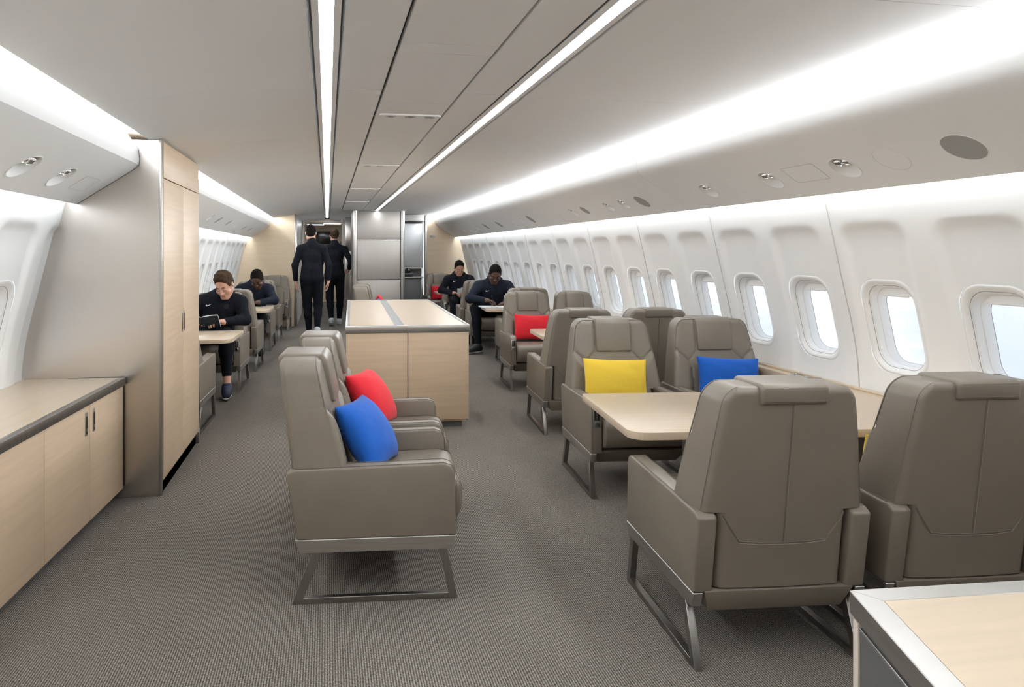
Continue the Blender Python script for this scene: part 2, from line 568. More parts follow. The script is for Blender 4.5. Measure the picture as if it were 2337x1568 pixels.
# closures above the coves
struct(MB().box(2.03, 2.9, Y0, Y1R, 2.15, 2.17).box(2.56, 2.60, Y0, Y1R, 1.76, 1.78).build('trim_%d' % (TRIM + 4), M['white']))
struct(MB().box(-1.7, -.98, Y0, Y1L, 2.058, 2.07).build('trim_%d' % (TRIM + 5), M['white']))

# ceiling panels
CZ = 2.11
def cz(x):
    if x >= -.1: return CZ
    t = (-.1 - x) / .88
    return CZ - .10 * t ** 1.7
mb = MB()
def panel(x0, x1, ys, gap=.004):
    n = max(1, int((x1 - x0) / .1))
    xs = [x0 + (x1 - x0) * i / n for i in range(n + 1)]
    for a, b in zip(ys, ys[1:]):
        prof = [(x, cz(x)) for x in xs] + [(x, cz(x) + .03) for x in xs[::-1]]
        mb.prism(prof, 'y', a + gap / 2, b - gap / 2)
YE = 16.4
left_ys = [Y0, .35, 1.78, 3.2, 4.6, 6.0, 7.4, 8.8, 10.2, 11.6, Y1L]
panel(-.985, -.062, left_ys)
panel(.055, .243, [Y0, .3, 3.17, 6.0, 8.9, 11.8, YE])
panel(.257, .603, [Y0, .28, .40, 2.43, 2.55, 3.42, 4.60, 4.72, 6.75, 6.87, 8.9, 9.02, 11.1, 11.2, 12.3])
panel(.617, .80, [Y0, .3, 3.17, 6.0, 8.9, 12.3])
panel(.918, 2.035, [Y0, .4, 1.8, 3.2, 4.58, 6.0, 7.4, 8.8, 10.2, 11.6, Y1R])
panel(.243, .918, [12.32, YE + .2])
panel(-.58, -.062, [Y1L, YE])
struct(mb.build('ceiling', M['ceiling'], None, angle=30), 'white panelled cabin ceiling')
struct(MB().box(-1.0, 2.05, Y0, YE, 2.145, 2.16).build('trim_%d' % (TRIM + 6), M['seam_dark']))

def ceiling_line(xc, y0, y1, name_label):
    root = empty('ceiling_light_line', (xc, y0, CZ))
    tag(root, name_label, 'light')
    L = y1 - y0
    mb = MB()
    for s in (-1, 1):
        mb.box(s * .034 - .011, s * .034 + .011, 0, L, -.001, .02)
    mb.build('light_channel', M['ceiling'], root)
    mb = MB()
    for s in (-1, 1): mb.box(s * .049 - .003, s * .049 + .003, 0, L, .006, .02)
    mb.build('shadow_gap', M['seam_dark'], root)
    MB().box(-.0225, .0225, 0, L, .003, .012).build('diffuser', M['lamp'], root)
ceiling_line(-.003, LY0, 15.2, 'straight ceiling light line leading over the aisle to the doorway')
ceiling_line(.859, LY0, 12.29, 'diagonal looking ceiling light line ending above the steel monument')

# floor and hull ends
struct(MB().box(-1.9, 3.0, Y0, 24, -.05, 0).build('floor', M['carpet']), 'grey ribbed woven carpet')
struct(MB().box(-1.9, 3.0, Y0 - .05, Y0, 0, 2.3).build('wall_rear', M['bulk_wood']))

# ---------------------------------------------------------------- forward bulkheads and monuments
def hull_poly(side, x_in, z_top, off=.0):
    p = [(x_in, 0)]
    zs = [0, .3, .6, .8, 1.0, 1.2, 1.4, 1.6, 1.8, 2.0, z_top]
    pts = [(XW[side] - side * gs(z) + side * .05, z) for z in zs]
    return [(x_in, 0)] + pts + [(x_in, z_top)]
struct(MB().prism(hull_poly(-1, -.60, 2.13), 'y', Y1L, Y1L + .04).build('wall_front_left', M['bulk_wood']), 'maple bulkhead at the far left end')
struct(MB().prism(hull_poly(1, 1.98, 2.17), 'y', Y1R, Y1R + .04).build('wall_front_right', M['bulk_wood']), 'maple bulkhead at the far right end')

# corridor lining on the left of the doorway
tag(MB().box(-.60, -.555, Y1L - .02, Y1L + .11, 0, 2.06, .008).build('steel_post', M['steel_v']), 'upright steel edge post at the end of the left bulkhead', 'post')
tag(MB().box(-.563, -.545, 16.2, 16.295, 0, 2.06, .004).build('steel_post', M['steel_v']), 'thin steel post at the far end of the corridor lining', 'post')
o = MB().box(-.59, -.565, Y1L + .12, 16.3, 0, 2.11).build('wall_corridor_left', M['grey_lam'])
o.data.materials[0] = mat('corridor_lining', (.62, .59, .55), .3, spec=.5)
struct(o, 'pale glossy lining along the left of the corridor')
for z in (1.60,):
    pass
# header and jambs of the doorway
mb = MB()
mb.box(-.58, .36, 16.3, 16.36, 2.055, 2.13).box(-.58, -.52, 16.3, 16.36, 0, 2.055).box(.33, .40, 16.3, 16.36, 0, 2.055)
struct(mb.build('door_1', M['steel_v']), 'steel framed doorway to the forward room')
# lavatory side panel right of the doorway
root = empty('lavatory_door', (0.36, 14.6, 0))
tag(root, 'grey steel panel door right of the doorway with small handle', 'door')
mb = MB().box(0, .30, 0, .03, 0, 1.395, .003).box(0, .30, 0, .03, 1.40, 2.10, .003)
mb.build('door_panel', M['steel_v'], root)
h = MB().box(.10, .20, -.012, 0, .90, 1.03, .003).build('handle_plate', M['steel'], root)
MB().box(.115, .135, -.035, -.012, .92, 1.0, .004).build('handle', M['chrome'], h)
# forward room
struct(MB().box(-1.2, 1.4, 20.0, 20.05, 0, 2.3).box(-1.25, -1.2, 16.4, 20, 0, 2.3).box(1.4, 1.45, 16.4, 20, 0, 2.3).build('wall_front', mat('forward_room_wall', (.60, .52, .42), .5)), 'warm beige wall of the forward room')
struct(MB().box(-1.2, 1.4, 16.36, 20, 2.13, 2.15).build('trim_%d' % (TRIM + 7), M['ceiling']))
o = MB().box(-.31, .22, 19.85, 19.92, 1.60, 1.95, .006).build('wall_screen', M['screen'])
tag(o, 'black wall screen in the forward room between the walkers', 'screen')
o = MB().box(-.55, .35, 19.5, 19.98, 0, 1.32, .01).build('credenza', M['bulk_wood'])
tag(o, 'low beige cabinet under the black wall screen', 'cabinet')
for i, (x, y, lab) in enumerate(((-.30, 18.6, 'left rectangular ceiling lamp glowing in the forward room'), (.12, 17.9, 'right slanted ceiling lamp glowing in the forward room'))):
    root = empty('room_lamp', (x, y, 2.09)); tag(root, lab, 'light')
    MB().box(-.24, .24, -.16, .16, 0, .028, .004).build('lamp_body', M['bin_white'], root)
    MB().box(-.21, .21, -.13, .13, -.004, 0).build('diffuser', M['lamp'], root)
# small plant beside the screen
random.seed(4)
root = empty('potted_plant', (.30, 19.6, 1.32)); tag(root, 'small green plant in the forward room beside the walker', 'plant')
MB().lathe([(.05, 0), (.065, .12)], 16).build('pot', M['charcoal'], root)
mb = MB()
for i in range(60):
    a = random.uniform(0, 2 * PI); e_ = random.uniform(.1, 1.4); l = random.uniform(.12, .25)
    d = Vector((math.cos(a) * math.cos(e_), math.sin(a) * math.cos(e_), math.sin(e_)))
    q = Vector((0, 0, .12)) + d * l
    s_ = d.cross(Vector((0, 0, 1))).normalized() * .018
    mb.add([Vector((0, 0, .1)) + d * l * .4, q - d * .03 + s_, q + d * .03, q - d * .03 - s_], [(0, 1, 2, 3)])
mb.build('leaves', mat('leaf_green', (.03, .07, .02), .6), root, fix=False)

# steel monument in the centre
root = empty('steel_monument', (.44, 12.3, 0))
tag(root, 'tall brushed steel monument with rounded bright corner posts ahead of the island', 'cabinet')
MB().box(.06, .85, .03, .9, 0, 2.105).build('carcass', M['grey_lam'], root)
pm = M['steel_satin']
MB().box(.075, .825, .0, .03, 1.60, 2.09, .004).build('upper_panel', pm, root)
MB().box(.075, .825, .0, .03, .90, 1.575, .004).build('middle_panel', pm, root)
MB().box(.075, .825, .0, .03, .06, .885, .004).build('lower_panel', pm, root)
MB().box(.075, .825, .004, .03, 1.578, 1.597).build('divider_rail', M['chrome'], root)
for x in (0, .825):
    mb = MB()
    pr = [(x, .9), (x, .045)] + [(x + .042 - .042 * math.cos(R(a)), .045 - .065 * math.sin(R(a))) for a in range(15, 166, 15)] + [(x + .084, .045), (x + .084, .9)]
    mb.prism(pr, 'z', 0, 2.105).build('corner_post', M['chrome'] if False else M['steel'], root)
MB().box(-.01, .92, -.02, .9, 2.096, 2.109).build('top_trim', M['steel_dark'], root)

# galley opening between monument and right bulkhead
root = empty('galley_unit', (1.36, 13.4, 0))
tag(root, 'narrow galley unit with white upper door and dark lower cabinet', 'cabinet')
MB().box(0, .49, .25, .7, 0, 2.1).build('carcass', M['charcoal'], root)
MB().box(0, .47, .16, .2, 1.09, 1.93, .006).build('upper_door', mat('galley_white', (.74, .75, .76), .25), root)
MB().box(0, .47, .0, .4, .88, .90, .003).build('worktop', M['steel'], root)
MB().box(0, .42, .04, .1, .05, .87, .004).build('lower_door', M['charcoal'], root)
MB().box(.43, .46, .0, .06, .05, 1.07, .004).build('side_rail', M['chrome'], root)
MB().box(0, .47, .1, .2, 1.04, 1.085, .003).build('shelf_light_rail', M['steel_dark'], root)
MB().box(0, .49, .0, .3, 1.97, 2.1, .003).build('top_box', M['grey_lam'], root)
o = MB().box(1.40, 1.64, 13.45, 13.6, .90, .98, .02).lathe([(.05, 0), (.06, .05), (.03, .10)], 16, Matrix.Translation((1.54, 13.5, .97))).build('coffee_maker', M['black'])
tag(o, 'small black coffee maker in the galley niche', 'appliance')
o = MB().box(1.935, 1.98, Y1R - .15, Y1R + .05, 0, 2.13, .006).build('steel_post', M['steel'])
tag(o, 'dark edged steel post beside the right maple bulkhead', 'post')
o = MB().box(2.06, 2.15, Y1R - .015, Y1R, 1.68, 1.72, .003).build('thermostat', M['grey_lam'])
tag(o, 'tiny grey switch plate on the right maple bulkhead', 'switch')

# ---------------------------------------------------------------- island
ZI = .81
root = empty('island_cabinet', (.62, 5.42, 0), R(-1.9))
tag(root, 'long maple island cabinet with steel edged top and inlaid strip', 'cabinet')
HW, LI = .478, 2.95
MB().box(-HW + .02, HW - .02, .02, LI - .02, .05, ZI - .05).build('carcass', M['wood_x'], root)
for a, b in ((-HW, -.005), (.0, HW)):
    MB().box(a, b - .002, -.004, .018, .07, ZI - .057, .0015).build('door', M['wood_x'], root)
for s in (-1, 1):
    MB().box(min(s * HW, s * (HW - .018)), max(s * HW, s * (HW - .018)), .0195, LI, .07, ZI - .057, .001).build('side_panel', M['wood_y'], root)
MB().box(-HW + .05, HW - .05, .05, LI - .05, 0, .06).build('plinth', M['charcoal'], root)
mb = MB()
t0, t1 = ZI - .055, ZI
mb.box(-HW - .006, HW + .006, -.012, .022, t0, t1, .003).box(-HW - .006, HW + .006, LI - .03, LI + .01, t0, t1, .003)
mb.box(-HW - .006, -HW + .030, .022, LI - .03, t0, t1, .003).box(HW - .030, HW + .006, .022, LI - .03, t0, t1, .003)
mb.build('edge_band', M['steel'], root)
MB().box(-HW + .030, HW - .030, .022, LI - .03, t0, t1 - .001).build('top_panel', M['wood_top'], root)
MB().box(-.105, -.03, .022, LI - .03, t1 - .003, t1 + .0005).build('inlay_strip', mat('pewter_inlay', (.22, .22, .225), .35, metal=.3, noise=((60, 3, 3), .2)), root)

# ---------------------------------------------------------------- tall closet on the left
root = empty('tall_closet', (-.935, 4.17, 0))
tag(root, 'floor to ceiling maple closet with brushed steel end panel', 'closet')
pts = [(-.0 , 0)]
zs = [0, .3, .6, .8, 1.0, 1.2, 1.4, 1.6, 1.8, 2.0, 2.06]
prof = [(0.0, 0)] + [(XW[-1] + gs(z) - .05 + .935, z) for z in zs] + [(0.0, cz(-.935) + .0)]
MB().prism([(p[0], min(p[1], 2.012)) for p in prof], 'y', .012, 1.12).build('carcass', M['wood_y'], root)
MB().prism([(p[0] - (.0 if i == 0 or i == len(prof) - 1 else 0), min(p[1], 2.010)) for i, p in enumerate(prof)], 'y', 0, .010).build('end_panel', M['steel_v'], root)
MB().box(-.004, .014, -.004, .0155, 0, 2.011, .002).build('corner_trim', M['steel'], root)
for a, b in ((.016, .565), (.569, 1.118)):
    d = MB().box(.0, .018, a, b, .085, 1.797, .0015).build('door', M['wood_y'], root)
    hy = .535 if a < .3 else .60
    hd = MB().box(.017, .021, hy - .014, hy + .014, .87, 1.0, .002).build('handle', M['steel'], d)
    MB().box(.0205, .0222, hy - .006, hy + .006, .885, .985).build('handle_slot', M['black'], hd)
MB().box(.0, .018, .016, 1.118, 1.802, 2.006, .0015).build('upper_fascia', M['wood_y'], root)
MB().box(-.03, .0, .03, 1.10, 0, .083).build('plinth', M['charcoal'], root)
MB().box(-.05, .022, 1.10, 1.125, 0, .085, .002).build('foot_plate', M['steel_dark'], root)

# ---------------------------------------------------------------- low counter on the left
root = empty('low_counter', (-1.122, 4.155, 0), R(-3.0))
tag(root, 'low maple counter under the left windows with steel edged top', 'cabinet')
ZC = .68
def leftcut(y):  # inner end follows the straight hull; the unit itself is turned by 3 degrees
    return -.49 - abs(y) * .02
mb = MB().hexa([(-.46, -3.6, .06), (-.02, -3.6, .06), (-.02, -.02, .06), (-.50, -.02, .06), (-.40, -3.6, ZC - .045), (-.02, -3.6, ZC - .045), (-.02, -.02, ZC - .045), (-.50, -.02, ZC - .045)])
mb.build('carcass', M['wood_y'], root)
seams = [-.008, -.485, -.975, -1.465, -1.955, -2.445, -2.935, -3.425]
for i, (b, a) in enumerate(zip(seams, seams[1:])):
    d = MB().box(-.02, .0, a + .003, b, .062, ZC - .048, .0015).build('door', M['wood_y'], root)
    if i < 4:
        hy = b - .045 if i % 2 else a + .05
        hd = MB().box(-.002, .003, hy - .014, hy + .014, ZC - .19, ZC - .075, .002).build('handle', M['steel'], d)
        MB().box(.0025, .0042, hy - .007, hy + .007, ZC - .18, ZC - .095).build('handle_slot', M['black'], hd)
        MB().box(.003, .005, hy - .006, hy + .006, ZC - .17, ZC - .155).build('latch_tongue', M['steel'], hd)
MB().box(-.48, -.05, -3.6, -.02, 0, .06).build('plinth', M['charcoal'], root)
MB().box(-.022, .012, -3.6, -.003, ZC - .042, ZC, .002).build('edge_band', M['steel_dark'], root)
MB().hexa([(-.33, -3.6, ZC - .042), (-.022, -3.6, ZC - .042), (-.022, -.003, ZC - .042), (-.525, -.003, ZC - .042), (-.33, -3.6, ZC - .001), (-.022, -3.6, ZC - .001), (-.022, -.003, ZC - .001), (-.525, -.003, ZC - .001)]).build('top_panel', M['wood_top_y'], root)

# ---------------------------------------------------------------- desk corner at the lower right
root = empty('console_desk', (.96, 1.165, 0))
tag(root, 'steel edged maple console corner in the near right foreground', 'desk')
ZD = .75
# outline of the top, local xy (far-left corner at the origin)
c0, c1, c2, c3 = (0, 0), (.95, -.05), (.95, -1.15), (-.33, -1.0)
def inset(pts, d):
    out = []
    n = len(pts)
    for i in range(n):
        a, b, c = Vector(pts[i - 1]), Vector(pts[i]), Vector(pts[(i + 1) % n])
        e1 = (b - a).normalized(); e2 = (c - b).normalized()
        n1 = Vector((e1.y, -e1.x)); n2 = Vector((e2.y, -e2.x))
        bis = (n1 + n2).normalized()
        out.append(tuple(b + bis * d / max(.2, bis.dot(n1))))
    return out
outer = [c0, c1, c2, c3]
inn = inset(outer, .045)
mb = MB()
for i in range(4):
    j = (i + 1) % 4
    q = [outer[i], outer[j], inn[j], inn[i]]
    mb.hexa([(*p, ZD - .042) for p in q] + [(*p, ZD) for p in q], .0015, 1)
mb.build('edge_band', M['steel'], root)
MB().prism(inset(outer, .045), 'z', ZD - .04, ZD - .0006).build('top_panel', M['wood_top'], root)
body = inset(outer, .012)
MB().prism(body, 'z', .03, ZD - .043).build('carcass', M['charcoal'], root)
a, b = Vector(body[0]), Vector(body[3])
dr = (b - a).normalized(); nn = Vector((dr.y, -dr.x))
def side_slab(s0, s1, z0, z1, th, name, m):
    p = a + dr * s0; q = a + dr * s1
    w = [p, q, q + nn * th, p + nn * th]
    MB().hexa([(v.x, v.y, z0) for v in w] + [(v.x, v.y, z1) for v in w], .001, 1).build(name, m, root)
side_slab(-.004, .016, .03, ZD - .05, .008, 'corner_strip', mat('cream_edge', (.7, .62, .55), .5))
side_slab(.02, .9, .03, ZD - .06, .006, 'side_panel', M['charcoal'])
side_slab(.02, .9, ZD - .058, ZD - .0535, .008, 'side_trim', M['chrome'])

# ================================================================ SEATS
ZA = .540      # arm top
def wfront(z):
    """half width of the backrest at height z"""
    zt, r = .945, .06
    if z < ZB: return .229
    t = (z - .55) / (zt - .55)
    w = .288 - .052 * t - .012 * max(0, t - .5)
    if z > zt - r: w += -r + math.sqrt(max(r * r - (z - (zt - r)) ** 2, 0))
    return w
ZB, ZT = .525, .945
def yfront(z): return -.135 - .100 * (z - ZB) / (ZT - ZB)
def yback(z): return -.335 - .055 * (z - ZB) / (ZT - ZB)

def segdist(px_, pz_, a, b):
    ax, az = a; bx, bz = b
    dx, dz = bx - ax, bz - az
    t = ((px_ - ax) * dx + (pz_ - az) * dz) / (dx * dx + dz * dz)
    t = min(max(t, 0), 1)
    return math.hypot(px_ - ax - dx * t, pz_ - az - dz * t)

# front seams (right half, mirrored)
FS = [[(.118, .95), (.118, .752)], [(.122, .748), (.16, .705), (.178, .688)], [(.262, .765), (.205, .716), (.178, .688), (.162, .645), (.158, .46)]]
def front_relief(x, z):
    ax = abs(x)
    d = 0
    # bolsters stand proud outside the long side seam
    sx = .158 if z < .645 else (.158 + (z - .645) / .12 * .11 if z < .765 else .5)
    if ax > sx: d += .016 * min((ax - sx) / .03, 1)
    dm = 1
    for pl in FS:
        for p_, q_ in zip(pl, pl[1:]):
            dm = min(dm, segdist(ax, z, p_, q_))
    d -= .007 * math.exp(-(dm / .006) ** 2)
    # lumbar crown
    if ax < sx: d += .008 * math.cos(min(ax / .16, 1) * PI / 2)
    return d

def backrest_mesh():
    nu, nz = 72, 66
    us = [math.sin((i / nu * 2 - 1) * PI / 2 * .93) / math.sin(PI / 2 * .93) for i in range(nu + 1)]
    zs = [.262 + (ZB - .262 - .0005) * i / 14 for i in range(15)] + [ZB + (ZT - .03 - ZB) * i / (nz - 12) for i in range(nz - 12)] + [ZT - .03 + .03 * math.sin(i / 12 * PI / 2) for i in range(13)]
    r = .028
    def edge(x, z):
        e = min(wfront(z) - abs(x), ZT - z)
        e = max(e, 0)
        return 0 if e >= r else r - math.sqrt(r * r - (r - e) ** 2)
    front, back = [], []
    for z in zs:
        w = wfront(z)
        front.append([(u * w, yfront(z) + front_relief(u * w, z) - edge(u * w, z), z) for u in us])
        back.append([(u * w * .965, yback(z) + edge(u * w, z) * .9 - .012 * max(0, 1 - (u * w / .27) ** 2), z) for u in us])
    mb = MB()
    nr, nc = len(zs), len(us)
    F = lambda i, j: i * nc + j
    Bk = lambda i, j: nr * nc + i * nc + j
    vs = [p for row in front for p in row] + [p for row in back for p in row]
    fs = []
    for i in range(nr - 1):
        for j in range(nc - 1):
            fs.append((F(i, j), F(i, j + 1), F(i + 1, j + 1), F(i + 1, j)))
            fs.append((Bk(i, j + 1), Bk(i, j), Bk(i + 1, j), Bk(i + 1, j + 1)))
        fs.append((F(i, 0), F(i + 1, 0), Bk(i + 1, 0), Bk(i, 0)))
        fs.append((F(i + 1, nc - 1), F(i, nc - 1), Bk(i, nc - 1), Bk(i + 1, nc - 1)))
    for j in range(nc - 1):
        fs.append((F(nr - 1, j), F(nr - 1, j + 1), Bk(nr - 1, j + 1), Bk(nr - 1, j)))
        fs.append((F(0, j + 1), F(0, j), Bk(0, j), Bk(0, j + 1)))
    mb.add(vs, fs)
    return mb

def make_seat(latches, label):
    root = empty('lounge_seat')
    tag(root, label, 'seat')
    back = backrest_mesh().build('backrest', M['leather'], root, angle=55, fix=True)
    # seams: front
    for s in (-1, 1):
        mb = MB()
        for pl in FS[1:] + [[(.118, .757), (.118, .935)]]:
            pts = []
            for p_, q_ in zip(pl, pl[1:]):
                for i in range(8):
                    t = i / 8
                    x, z = p_[0] + (q_[0] - p_[0]) * t, p_[1] + (q_[1] - p_[1]) * t
                    if abs(x) < wfront(z) - .02: pts.append((s * x, yfront(z) + front_relief(x, z) + .0005, z))
            if len(pts) > 1: mb.tube(pts, .0014, 4)
        mb.build('front_seam', M['thread'], back)
    # piping round the rear and front outlines
    for yf_, k_, e_, nm in ((yback, .965, .014, 'rear_piping'), (yfront, 1.0, -.012, 'front_piping')):
        mb = MB()
        path = []
        for i in range(26): 
            z = ZB - .02 + (ZT - .06 - ZB + .02) * i / 25
            path.append((-(wfront(z) - .002) * k_, yf_(z) + e_, z))
        for i in range(1, 10):
            a_ = i / 10 * PI / 2
            z = ZT - .06 + (.06 - .002) * math.sin(a_)
            path.append((-(wfront(min(z, ZT)) - .002) * k_, yf_(z) + e_, z))
        path += [(-p_[0], p_[1], p_[2]) for p_ in path[::-1]]
        mb.tube(path, .0024, 5)
        mb.build(nm, M['leather_piping'], back)
    # headrest pad wrapping over the top
    w = .113
    def yf(z): return yfront(z)
    pr = [(yf(.752) + .020, .752), (yf(.93) + .024, .932), (yf(.945) + .008, .954), (yback(.945) - .002, .956), (yback(.94) - .022, .944), (yback(.888) - .022, .888),
          (yback(.888) + .02, .888), (yback(.90) + .02, .915), (yf(.92) - .02, .915), (yf(.752) - .015, .752)]
    hp = MB().prism(pr, 'x', -w, w, .010, 3).build('headrest_pad', M['leather'], root, angle=60)
    mb = MB()
    mb.tube([(-w + .012, yback(.90) - .0225, .899), (w - .012, yback(.90) - .0225, .899)], .0012, 4)
    mb.tube([(-w + .012, yback(.94) - .0195, .942), (w - .012, yback(.94) - .0195, .942)], .0012, 4)
    mb.build('pad_seam', M['thread'], hp)
    # rear seams
    def yb2(x, z):
        w_ = .27
        return yback(z) - .012 * (1 - min(1, (x / w_) ** 2)) - .001
    mb = MB(); ms = MB()
    cz_ = [.886 - (.886 - .42) * i / 16 for i in range(17)]
    shell = back
    mb.tube([(0, yb2(0, z), z) for z in cz_], .0018, 4)
    ms.tube([(.006, yb2(0, z) - .0003, z) for z in cz_], .0007, 3)
    v = [(-.21, .515), (-.18, .47), (-.15, .425), (-.08, .419), (0, .418), (.08, .419), (.15, .425), (.18, .47), (.21, .515)]
    mb.tube([(x, yb2(x, z), z) for x, z in v], .0018, 4)
    ms.tube([(x, yb2(x, z - .006) - .0003, z - .007) for x, z in v], .0007, 3)
    mb.build('rear_seam', M['thread'], shell); ms.build('rear_stitching', M['stitch'], shell)
    # arms
    for s in (-1, 1):
        pr = [(-.312, .250), (-.352, .512), (-.325, .527), (.27, ZA), (.300, ZA - .012), (.312, ZA - .04), (.318, .250)]
        x0, x1 = sorted((s * .232, s * .300))
        arm = MB().prism(pr, 'x', x0, x1, .009, 3).build('armrest', M['leather'], root, angle=50)
        mb = MB()
        for xx in (s * .293, s * .239):
            mb.tube([(-.300, .0, 0)] and [(xx, -.318, .5295), (xx, .268, ZA + .0012), (xx, .298, ZA - .010), (xx, .3165, ZA - .045), (xx, .3205, .27)], .0013, 4)
        mb.build('arm_seam', M['thread'], arm)
        if s in latches:
            xc = s * .266
            l = MB().box(xc - .024, xc + .024, .312, .3225, .395, .505, .003).build('latch_plate', M['steel'], arm)
            MB().box(xc - .015, xc + .015, .322, .3232, .440, .497).build('latch_recess', M['black'], l)
            MB().box(xc - .004, xc + .004, .322, .327, .443, .493, .001).build('latch_lever', M['steel_dark'], l)
            MB().box(xc - .015, xc + .015, .322, .3245, .405, .432, .001).build('latch_button', M['chrome'], l)
    # seat cushion
    pr = [(-.17, .27), (-.17, .438), (.05, .446), (.28, .453), (.335, .438), (.352, .405), (.348, .33), (.325, .285), (.28, .27)]
    cu = MB().prism(pr, 'x', -.2285, .2285, .016, 4).build('seat_cushion', M['leather'], root, angle=60)
    mb = MB()
    mb.tube([(-.222, -.12, .4475), (-.222, .05, .4485), (-.222, .28, .4555), (-.222, .335, .4405), (-.222, .354, .405)], .0014, 4)
    mb.tube([(.222, -.12, .4475), (.222, .05, .4485), (.222, .28, .4555), (.222, .335, .4405), (.222, .354, .405)], .0014, 4)
    mb.build('cushion_seam', M['thread'], cu)
    # base skirt
    MB().hexa([(-.235, -.285, .175), (.235, -.285, .175), (.235, .22, .175), (-.235, .22, .175), (-.262, -.318, .256), (.262, -.318, .256), (.262, .315, .262), (-.262, .315, .262)], .006, 2).build('base_skirt', M['leather'], root, angle=40)
    # metal side frames
    for s in (-1, 1):
        x0, x1 = sorted((s * .266, s * .300))
        fr = MB().prism([(-.318, .252), (-.300, .200), (.300, .200), (.320, .252)], 'x', x0, x1, .002, 1).build('side_rail', M['steel'], root)
        x0, x1 = sorted((s * .272, s * .298))
        b = .024
        mb = MB()
        mb.prism([(-.250, .205), (-.330, 0), (.322, 0), (.280, .205), (.245, .205), (.286, b), (-.285, b), (-.212, .205)], 'x', x0, x1, .0012, 1)
        mb.build('sled_leg', M['steel_dark'], root)
    return root

PROTO = {}
def seat(x, y, face, label, group=None, latches=(), sx=1.0):
    """face: direction the sitter looks, degrees clockwise from +Y"""
    key = tuple(latches)
    if key not in PROTO:
        PROTO[key] = o = make_seat(key, label)
    else:
        o = copy_tree(PROTO[key])
    o.location = (x, y, 0); o.rotation_euler = (0, 0, -R(face)); o.scale = (sx, 1, 1)
    o['label'] = label; o['category'] = 'seat'
    if group: o['group'] = group
    elif 'group' in o: del o['group']
    return o

GR = 'taupe leather seats of the cabin'
T = 4.5    # the right-hand seats are toed a little towards the window
SE = {}
SE['A1'] = seat(1.515, 2.44, T, 'taupe leather seat seen from behind beside the console corner', GR)
SE['A2'] = seat(2.20, 2.40, T, 'taupe leather seat seen from behind at right edge, nearest the windows', GR)
SE['B1'] = seat(1.775, 4.02, 180 + T, 'taupe leather seat holding a yellow pillow, facing the near table', GR, (1,))
SE['B2'] = seat(2.44, 3.97, 180 + T, 'taupe leather window seat holding a blue pillow, facing the near table', GR, (1,))
SE['C1'] = seat(1.92, 5.38, T, 'taupe leather aisle seat seen from behind, back to the yellow pillow seat', GR, (), .96)
SE['C2'] = seat(2.495, 5.33, T, 'taupe leather window seat seen from behind, back to the blue pillow seat', GR, (), .95)
SE['D1'] = seat(2.10, 7.07, 180 + T, 'taupe leather seat holding a red pillow behind the second table', GR, (1,), .93)
SE['D2'] = seat(2.615, 7.02, 180 + T, 'empty taupe leather window seat next to the red pillow seat', GR, (1,), .80)
SE['E1'] = seat(2.40, 8.45, T, 'taupe leather seat facing the man writing, behind the red pillow seat', GR)
SE['F1'] = seat(2.30, 9.92, 180 + T, 'taupe leather seat of the man writing at a table on the right', GR, (1,))
SE['G1'] = seat(2.32, 10.79, T, 'taupe leather seat hidden behind the man writing, facing forward', GR)
SE['H1'] = seat(2.28, 12.10, 180 + T, 'taupe leather seat of the man looking down at his lap', GR, (1,))
SE['I1'] = seat(2.18, 13.52, 180, 'farthest taupe leather seat with red pillow against right bulkhead', GR, (1,))
SE['K1'] = seat(.215, 3.07, 90 + T, 'centre taupe leather seat facing right, holding a blue pillow, nearest', GR)
SE['K2'] = seat(.275, 3.74, 90 + T, 'centre taupe leather seat facing right, holding the red pillow, before island', GR)
SE['K3'] = seat(.73, 8.95, 90 + T, 'nearer of two sideways taupe seats beyond the island', GR)
SE['K4'] = seat(.78, 9.58, 90 + T, 'farther of two sideways taupe seats beyond the island', GR)
SE['L1'] = seat(-1.235, 5.83, 1.8, 'taupe leather seat facing away right behind the tall closet', GR)
SE['M1'] = seat(-1.135, 7.48, 181.8, 'taupe leather seat of the man reading a book', GR, (-1,))
SE['N1'] = seat(-1.09, 8.68, 1.8, 'taupe leather seat back to back with the reading man', GR)
SE['O1'] = seat(-1.06, 10.32, 181.8, 'taupe leather seat of the man at the second left table', GR, (-1,))
SE['P1'] = seat(-1.03, 11.42, 1.8, 'taupe leather seat back to back with the second left man', GR)
SE['Q1'] = seat(-.96, 12.90, 181.8, 'farthest left taupe seat with yellow pillow against the bulkhead', GR, (-1,))

# ---------------------------------------------------------------- pillows
def pillow_mesh(w, h, t, seed):
    rng = random.Random(seed)
    ph = [rng.uniform(0, 6) for _ in range(6)]
    n, m = 36, 28
    mb = MB()
    top, bot = [], []
    for i in range(n + 1):
        for_sides = ([], [])
        for j in range(m + 1):
            u = math.sin((i / n * 2 - 1) * PI / 2); v = math.sin((j / m * 2 - 1) * PI / 2)
            px_ = w / 2 * u * (1 - .055 * (1 - v * v) * abs(u) ** 3) ; pz_ = h / 2 * v * (1 - .07 * (1 - u * u) * abs(v) ** 3)
            q = (1 - u * u) ** .45 * (1 - v * v) ** .45
            wr = .006 * math.sin(7 * u + 3 * v + ph[0]) * (abs(u) ** 2) + .005 * math.sin(9 * v - 4 * u + ph[1]) * abs(v) ** 2
            wr2 = .006 * math.sin(6 * u - 4 * v + ph[2]) * (abs(u) ** 2) + .005 * math.sin(8 * v + 3 * u + ph[3]) * abs(v) ** 2
            for_sides[0].append((px_, q * (t / 2 + wr), pz_)); for_sides[1].append((px_, -q * (t / 2 + wr2), pz_))
        top.append(for_sides[0]); bot.append(for_sides[1])
    mb.rings(top, closed=False)
    mb.rings(bot, closed=False)
    return mb
